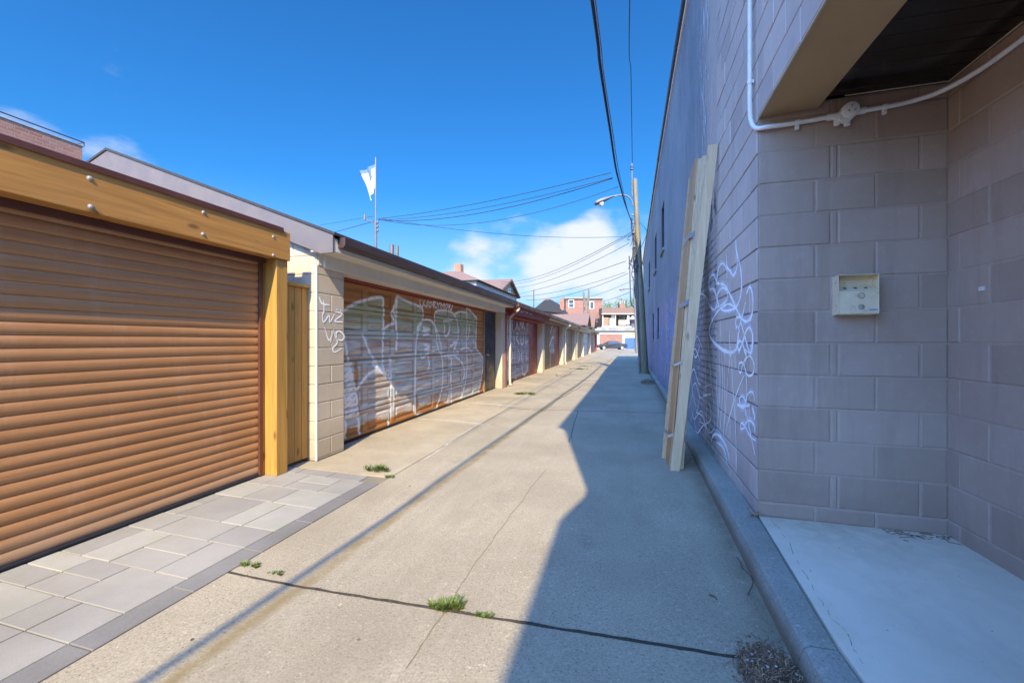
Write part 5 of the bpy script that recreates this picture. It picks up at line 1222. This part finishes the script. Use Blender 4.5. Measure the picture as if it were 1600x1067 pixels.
# street lamp on the pole
sl1 = thing('street_lamp', 'grey cobra head street lamp on the leaning utility pole', 'street lamp', at(990, 320, 16.5))
def lamp(root, P, head, hd, L, r_):
    m_ = MB(); m_.tube(spline(P, 6), r_, 8); m_.build('arm', M['galv'], root, smooth=True)
    m_ = MB(); hd = hd.normalized(); sd_ = hd.cross(Vector((0, 0, 1))).normalized(); up = sd_.cross(hd); V = []; ns = 10; prof = [(0, .3), (.15, .45), (.45, .85), (.75, 1), (.93, .8), (1, .3)]
    for s_, w_ in prof:
        for k in range(ns):
            a = 2 * math.pi * k / ns; V.append(head + hd * s_ * L + sd_ * math.cos(a) * w_ * L * .20 + up * math.sin(a) * w_ * L * (.15 if math.sin(a) > 0 else .09))
    N = len(prof); m_.add(V, [(i * ns + k, i * ns + (k + 1) % ns, (i + 1) * ns + (k + 1) % ns, (i + 1) * ns + k) for i in range(N - 1) for k in range(ns)] + [tuple(range(ns)), tuple((N - 1) * ns + k for k in range(ns))])
    m_.build('lamp_head', M['galv'], root, smooth=True)
    m_ = MB(); c = head + hd * L * .70 - up * L * .07; m_.lathe(c, [(L * .15, 0), (L * .13, .05 * L / .6), (L * .05, .1 * L / .6)], -up, 14); m_.build('lens', M['lampglass'], root, smooth=True)
Zl = 16.3
lamp(sl1, [at(989, 322, Zl), at(986.5, 313, Zl), at(980, 306.5, Zl), at(970, 305, Zl), at(958, 307, Zl)], at(959, 306.7, Zl), at(932, 318, Zl) - at(959, 306.7, Zl), .82, .03)
p2 = thing('utility_pole', 'thinner far utility pole seen left of the leaning pole', 'utility pole', at(995, 546, 45))
m_ = MB(); a = at(995.5, 546, 45); a.z = -.05; m_.tube([a, at(990, 432, 45)], .17, 10, r1=.10); m_.build('shaft', M['pole_grey'], p2)
m_ = MB(); a, b = at(984, 420, 44), at(985.5, 470, 44); m_.tube(spline([at(983, 400, 44), a, b, at(990, 480, 44.6)], 4), .06, 5); m_.build('cable_drop', M['wire'], p2)
sl2 = thing('street_lamp', 'small far street lamp on the thinner utility pole', 'street lamp', at(990, 455, 45))
lamp(sl2, [at(991, 458, 45), at(989, 452.5, 45), at(985, 451, 45), at(979, 452, 45)], at(980, 451.7, 45), at(968, 453, 45) - at(980, 451.7, 45), .85, .04)
for x, yt, dx, lb in ((912, 456, 3, 'short leaning grey post with crossed struts beside the brick house'), (920, 452, -2, 'taller pale post in front of the brick house')):
    p_ = thing('utility_pole', lb, 'utility pole', at(x + dx, 545, 60)); m_ = MB(); a = at(x + dx, 545, 60); m_.tube([(a.x, a.y, -.05), at(x, yt, 60)], .19, 8, r1=.12)
    m_.build('shaft', M['pole_grey'] if dx > 0 else M['pole'], p_)
    if dx > 0: m_ = MB(); m_.tube([at(914, 480, 59.5), at(919, 466, 59.5)], .1, 6); m_.tube([at(914, 468, 59.5), at(920, 473, 59.5)], .08, 6); m_.build('strut', M['pole'], p_)
mp = thing('steel_mast', 'thin dark steel post standing up behind the red garage', 'mast', at(834, 485, 30)); m_ = MB(); a = at(834, 490, 30); m_.tube([(a.x, a.y, 0), at(834, 453, 30)], .04, 8); m_.build('pole', M['galv'], mp)

def cable(name, pts, r_, mat, label, group='overhead wires', n=6, k=8):
    m_ = MB(); m_.tube(spline(pts, k), r_, n); return tag(m_.build(name, M[mat], smooth=True), label, 'cable', group)
CB = [Vector((-1.0, -14, 5.2)), Vector((-.585, -3.7, 4.5)), Vector((-.50, -1.2, 4.48)), at(925, 0, 3.92), at(938, 105, 4.9), at(953, 202, 6.2), at(962, 262, 7.6), at(970, 294, 9.0), at(977.5, 321, 11.2), at(988, 350, 16.3)]
cable('overhead_cable', CB, .017, 'rubber', 'thick black bundled cable sweeping down from the top to the leaning pole', 'overhead wires', 8)
CB2 = [p + Vector((.035, 0, -.02 + .05 * math.sin(i * 1.3))) for i, p in enumerate(CB[:-1])] + [at(989, 356, 16.3)]
cable('overhead_cable', CB2, .007, 'wire_pale', 'thin brown wire wound beside the thick black cable', 'overhead wires', 6)
cable('overhead_cable', [Vector((.2, -6, 9.0)), at(984, 0, 9), at(986, 120, 12), at(988, 255, 16.5)], .012, 'wire', 'single thin wire rising straight up from the pole top')
mast = Vector((x0, y0_, 4.7)); WR = [
    ((590, 342, 12.2), (955, 270, 7.4), .10, .007, 'uppermost thin wire from the mast to the thick cable'), ((590, 344, 12.2), (957, 278, 7.4), .16, .006, 'second thin wire from the mast to the thick cable'),
    ((590, 344, 12.2), (957, 279, 7.45), .26, .008, 'third wire sagging lower from the mast to the thick cable'), ((592, 343, 12.2), (966, 292, 8.3), .42, .006, 'fourth and lowest wire from the mast to the thick cable'),
    ((592, 341, 12.2), (988, 369, 16.4), .25, .008, 'long low wire from the mast to the leaning pole'), ((584, 338, 12.2), (500, 352, 16), .0, .006, 'thin wire leaving the mast to the left'), ((584, 346, 12.2), (490, 372, 16), .0, .009, 'lower wire leaving the mast to the left'),
    ((783, 441, 36), (988, 362, 16.5), .55, .012, 'upper wire from the gabled house to the leaning pole'), ((783, 444, 36), (987, 365, 16.5), .6, .010, 'second wire from the gabled house to the leaning pole'), ((790, 450, 36), (983, 380, 16.5), .5, .010, 'third wire from the gabled house to the leaning pole'),
    ((800, 461, 36), (978, 408, 16.5), .15, .011, 'wire from behind the red garage to the cable tangle'), ((808, 464, 40), (978, 425, 30), .35, .016, 'upper wire running to the far pole riser'), ((822, 469, 44), (982, 427, 30), .5, .018, 'lower wire running to the far pole riser'),
    ((868, 473, 60), (989, 438, 44), .5, .02, 'far wire meeting the thinner pole near its top'), ((925, 472, 70), (985, 456, 44), .3, .025, 'far wire meeting the thinner pole below its lamp')]
for a, b, sag, r_, lb in WR:
    m_ = MB(); m_.tube(hang(at(*a), at(*b), sag), r_, 5); tag(m_.build('overhead_wire', M['wire'], smooth=True), lb, 'wire', 'overhead wires')

# ------------------------------------------------------------------ weeds, debris
def weed(px_, py_, rad, n, label, seed, h=.05, elong=1.0):
    rn = random.Random(seed); c = on_ground(px_, py_, 0); u = c.x; c.z = lane_z(u) if u > -2.35 else 0.0
    mb = MB(); hubs = [(rn.gauss(0, .5) * rad * elong, rn.gauss(0, .35) * rad, rn.uniform(.35, 1)) for _ in range(9)]
    for i in range(n):
        a = rn.uniform(0, 6.28); hx, hy, hs = hubs[int(rn.random() ** 1.4 * 9)]; r_ = rad * .45 * hs * abs(rn.gauss(0, .7)); b = c + Vector((hx + math.cos(a) * r_ * 1.3, hy + math.sin(a) * r_, 0))
        hh = h * rn.uniform(.25, 1.1) * hs; d = Vector((math.cos(a) + rn.gauss(0, .5), math.sin(a) + rn.gauss(0, .5), 0)) * hh * .7; w_ = rn.uniform(.0015, .004); s_ = Vector((-d.y, d.x, 0)); s_ = (s_.normalized() if s_.length > 1e-6 else Vector((1, 0, 0))) * w_
        mid = b + d * .5 + Vector((0, 0, hh * .7)); tip = b + d + Vector((0, 0, hh))
        mb.add([b - s_ * .5, b + s_ * .5, mid + s_ * 1.6, tip, mid - s_ * 1.6], [(0, 1, 2, 4), (4, 2, 3)])
    tag(mb.build('weed', M['weed']), label, 'weed', 'weeds in the lane joints')
weed(697, 945, .045, 900, 'bright green weed tuft in the cross joint nearest the shadow', 1, .042, 1.3)
weed(752, 959, .02, 160, 'sparse weed sprigs in the cross joint right of the bright tuft', 21, .02, 3.0)
weed(388, 878, .03, 350, 'small weed at the corner of the paver border', 2, .022, 1.8); weed(432, 889, .02, 120, 'faint weed sprigs in the joint beside the paver border', 22, .018, 2.5)
weed(587, 734, .075, 600, 'low weed clump at the far corner of the pavers', 3, .05, 1.5); weed(609, 742, .04, 200, 'tiny weed right of the clump at the paver corner', 4, .03)
weed(820, 615, .17, 700, 'weed patch at the foot of the red garage', 5, .07, 1.4); weed(905, 576, .3, 500, 'straggling weeds before the tan garages', 6, .07, 1.6); weed(915, 572, .25, 300, 'furthest weeds along the garage fronts', 7, .07, 2.0)
M['litter'] = simple('dry_litter', (.15, .085, .045), .9, .5, 30, .1); M['litter2'] = simple('pale_litter', (.34, .22, .13), .9, .4, 30, .1); M['stone'] = simple('pebble', (.34, .33, .30), .8, .2, 30, .2)
def heap(c, ru, rv, h, n, name, label, seed, stones=0, L=.03):
    rn = random.Random(seed); mb = MB()
    for i in range(n):
        a = rn.uniform(0, 6.28); f = math.sqrt(rn.random()) if rn.random() < .8 else abs(rn.gauss(.9, .28)); x, y = c[0] + math.cos(a) * f * ru, c[1] + math.sin(a) * f * rv
        z = c[2] + h * max(0, 1 - f * f) * rn.uniform(.3, 1) + .002; d = Vector((rn.gauss(0, 1), rn.gauss(0, 1), rn.gauss(0, .45))).normalized() * rn.uniform(.4, 1) * L; w_ = Vector((-d.y, d.x, rn.uniform(-.3, .3) * L)).normalized() * rn.uniform(.0009, .002)
        p = Vector((x, y, z)); p.z = max(p.z, c[2] + abs(d.z) + .001)
        mb.add([p - d - w_, p - d + w_, p + d + w_, p + d - w_], [(0, 1, 2, 3)], 0 if rn.random() < .62 else 1)
    for i in range(stones):
        a = rn.uniform(0, 6.28); f = rn.random() * .8; p = Vector((c[0] + math.cos(a) * f * ru, c[1] + math.sin(a) * f * rv, c[2] + h * (1 - f * f) + .003)); s_ = rn.uniform(.004, .009)
        mb.lathe(p, [(s_ * .5, -s_ * .5), (s_, 0), (s_ * .6, s_ * .5)], (rn.gauss(0, .3), rn.gauss(0, .3), 1), 7, 2)
    # soil core under the litter
    core = .0 if L > .05 else 1.0
    V = [(c[0], c[1], c[2] + h * .45 * core + .001)]; N = 20
    for k in range(N): a = 6.283 * k / N; rr = rn.uniform(.45, .8) * (core or .05); V.append((c[0] + math.cos(a) * ru * rr, c[1] + math.sin(a) * rv * rr, c[2] + .001))
    mb.add(V, [(0, 1 + k, 1 + (k + 1) % N) for k in range(N)], 0)
    tag(mb.build(name, [M['litter'], M['litter2'], M['stone']]), label, 'debris', kind='stuff')
hz = lane_z(.55) 
heap((.56, 1.78, hz), .115, .18, .05, 4200, 'dry_debris', 'heap of dry brown plant debris and pebbles against the near kerb', 3, 12, .017)
heap((.74, 13.4, lane_z(.6)), 0.20, .65, .13, 900, 'dry_debris', 'dry twiggy debris swept against the kerb near the utility pole', 4, 0, .07)
def twig(pts, r_, label):
    m_ = MB(); m_.tube(spline(pts, 4), r_, 5, r1=r_ * .5); tag(m_.build('twig', M['litter']), label, 'twig', 'dry twigs by the kerb')
def G(x, y, z=0): return on_ground(x, y, z) + Vector((0, 0, .004))
lz_ = lambda x, y: G(x, y, lane_z(on_ground(x, y, 0).x))
for i, (pts, lb) in enumerate((([(1152, 872), (1157, 880), (1160, 890)], 'dark dry twig lying by the kerb above the curved one'), ([(1158, 885), (1172, 900), (1176, 912), (1168, 930)], 'long curved dry twig lying along the kerb foot'), ([(1108, 930), (1116, 933), (1120, 937)], 'small dead leaf curl on the shaded concrete'))):
    twig([lz_(*p) for p in pts], .0035 if i < 2 else .006, lb)
m_ = MB(); rn = random.Random(9)
for i in range(26):
    b = G(1178, 805, .122); d = Vector((rn.gauss(0, .035), rn.gauss(-.02, .04), 0)); m_.tube([b, b + d * .5 + Vector((0, 0, rn.uniform(.005, .03))), b + d + Vector((0, 0, rn.uniform(0, .012)))], .0018, 4)
tag(m_.build('dead_weed', M['litter2']), 'withered reddish weed at the wall corner on the kerb', 'weed')
m_ = MB()
for i in range(40):
    x = rn.uniform(1.55, 1.88); y = 3.09 - abs(rn.gauss(0, .05)); d = Vector((rn.gauss(0, .015), rn.gauss(0, .012), 0)); p = Vector((x, y, .122)); m_.tube([p - d, p + d + Vector((0, 0, .004))], .0015, 4)
for i in range(46):
    if i < 12: x_, y_ = rn.choice(((1325, 860), (1277, 893), (1283, 925), (1345, 1005), (1232, 835), (1254, 880), (1500, 900), (1465, 905), (1380, 990), (1550, 990)))
    else: x_, y_ = rn.uniform(1230, 1600), rn.uniform(850, 1060)
    if x_ < 1182 + (y_ - 802) * .63 + 12: continue
    p = G(x_ + rn.gauss(0, 6), y_ + rn.gauss(0, 4), .119); a = rn.uniform(0, 3.14); s_ = rn.uniform(.002, .009) if i < 12 else rn.uniform(.001, .003); d = Vector((math.cos(a), math.sin(a), 0)) * s_; e = Vector((-d.y, d.x, 0)) * rn.uniform(.2, .6)
    m_.add([p - d, p + e + Vector((0, 0, s_ * .4)), p + d * rn.uniform(.6, 1.2), p - e], [(0, 1, 2, 3)])
tag(m_.build('leaf_litter', M['litter']), 'scattered dry leaf bits on the pale doorstep slab', 'litter', kind='stuff')
m_ = MB()
for x_, y_ in ((390, 893), (1000, 870), (1052, 843), (1095, 853), (905, 792), (1027, 705), (980, 700), (640, 760), (745, 735), (1150, 690), (560, 1000), (300, 1000)):
    p = lz_(x_, y_); a = rn.uniform(0, 3.14); s_ = rn.uniform(.006, .012); d = Vector((math.cos(a), math.sin(a), 0)) * s_; e = Vector((-d.y, d.x, 0)) * .5
    m_.add([p - d, p + e + Vector((0, 0, .004)), p + d, p - e], [(0, 1, 2, 3)])
tag(m_.build('leaf_bits', M['litter']), 'tiny dry leaf crumbs scattered over the lane', 'litter', kind='stuff')
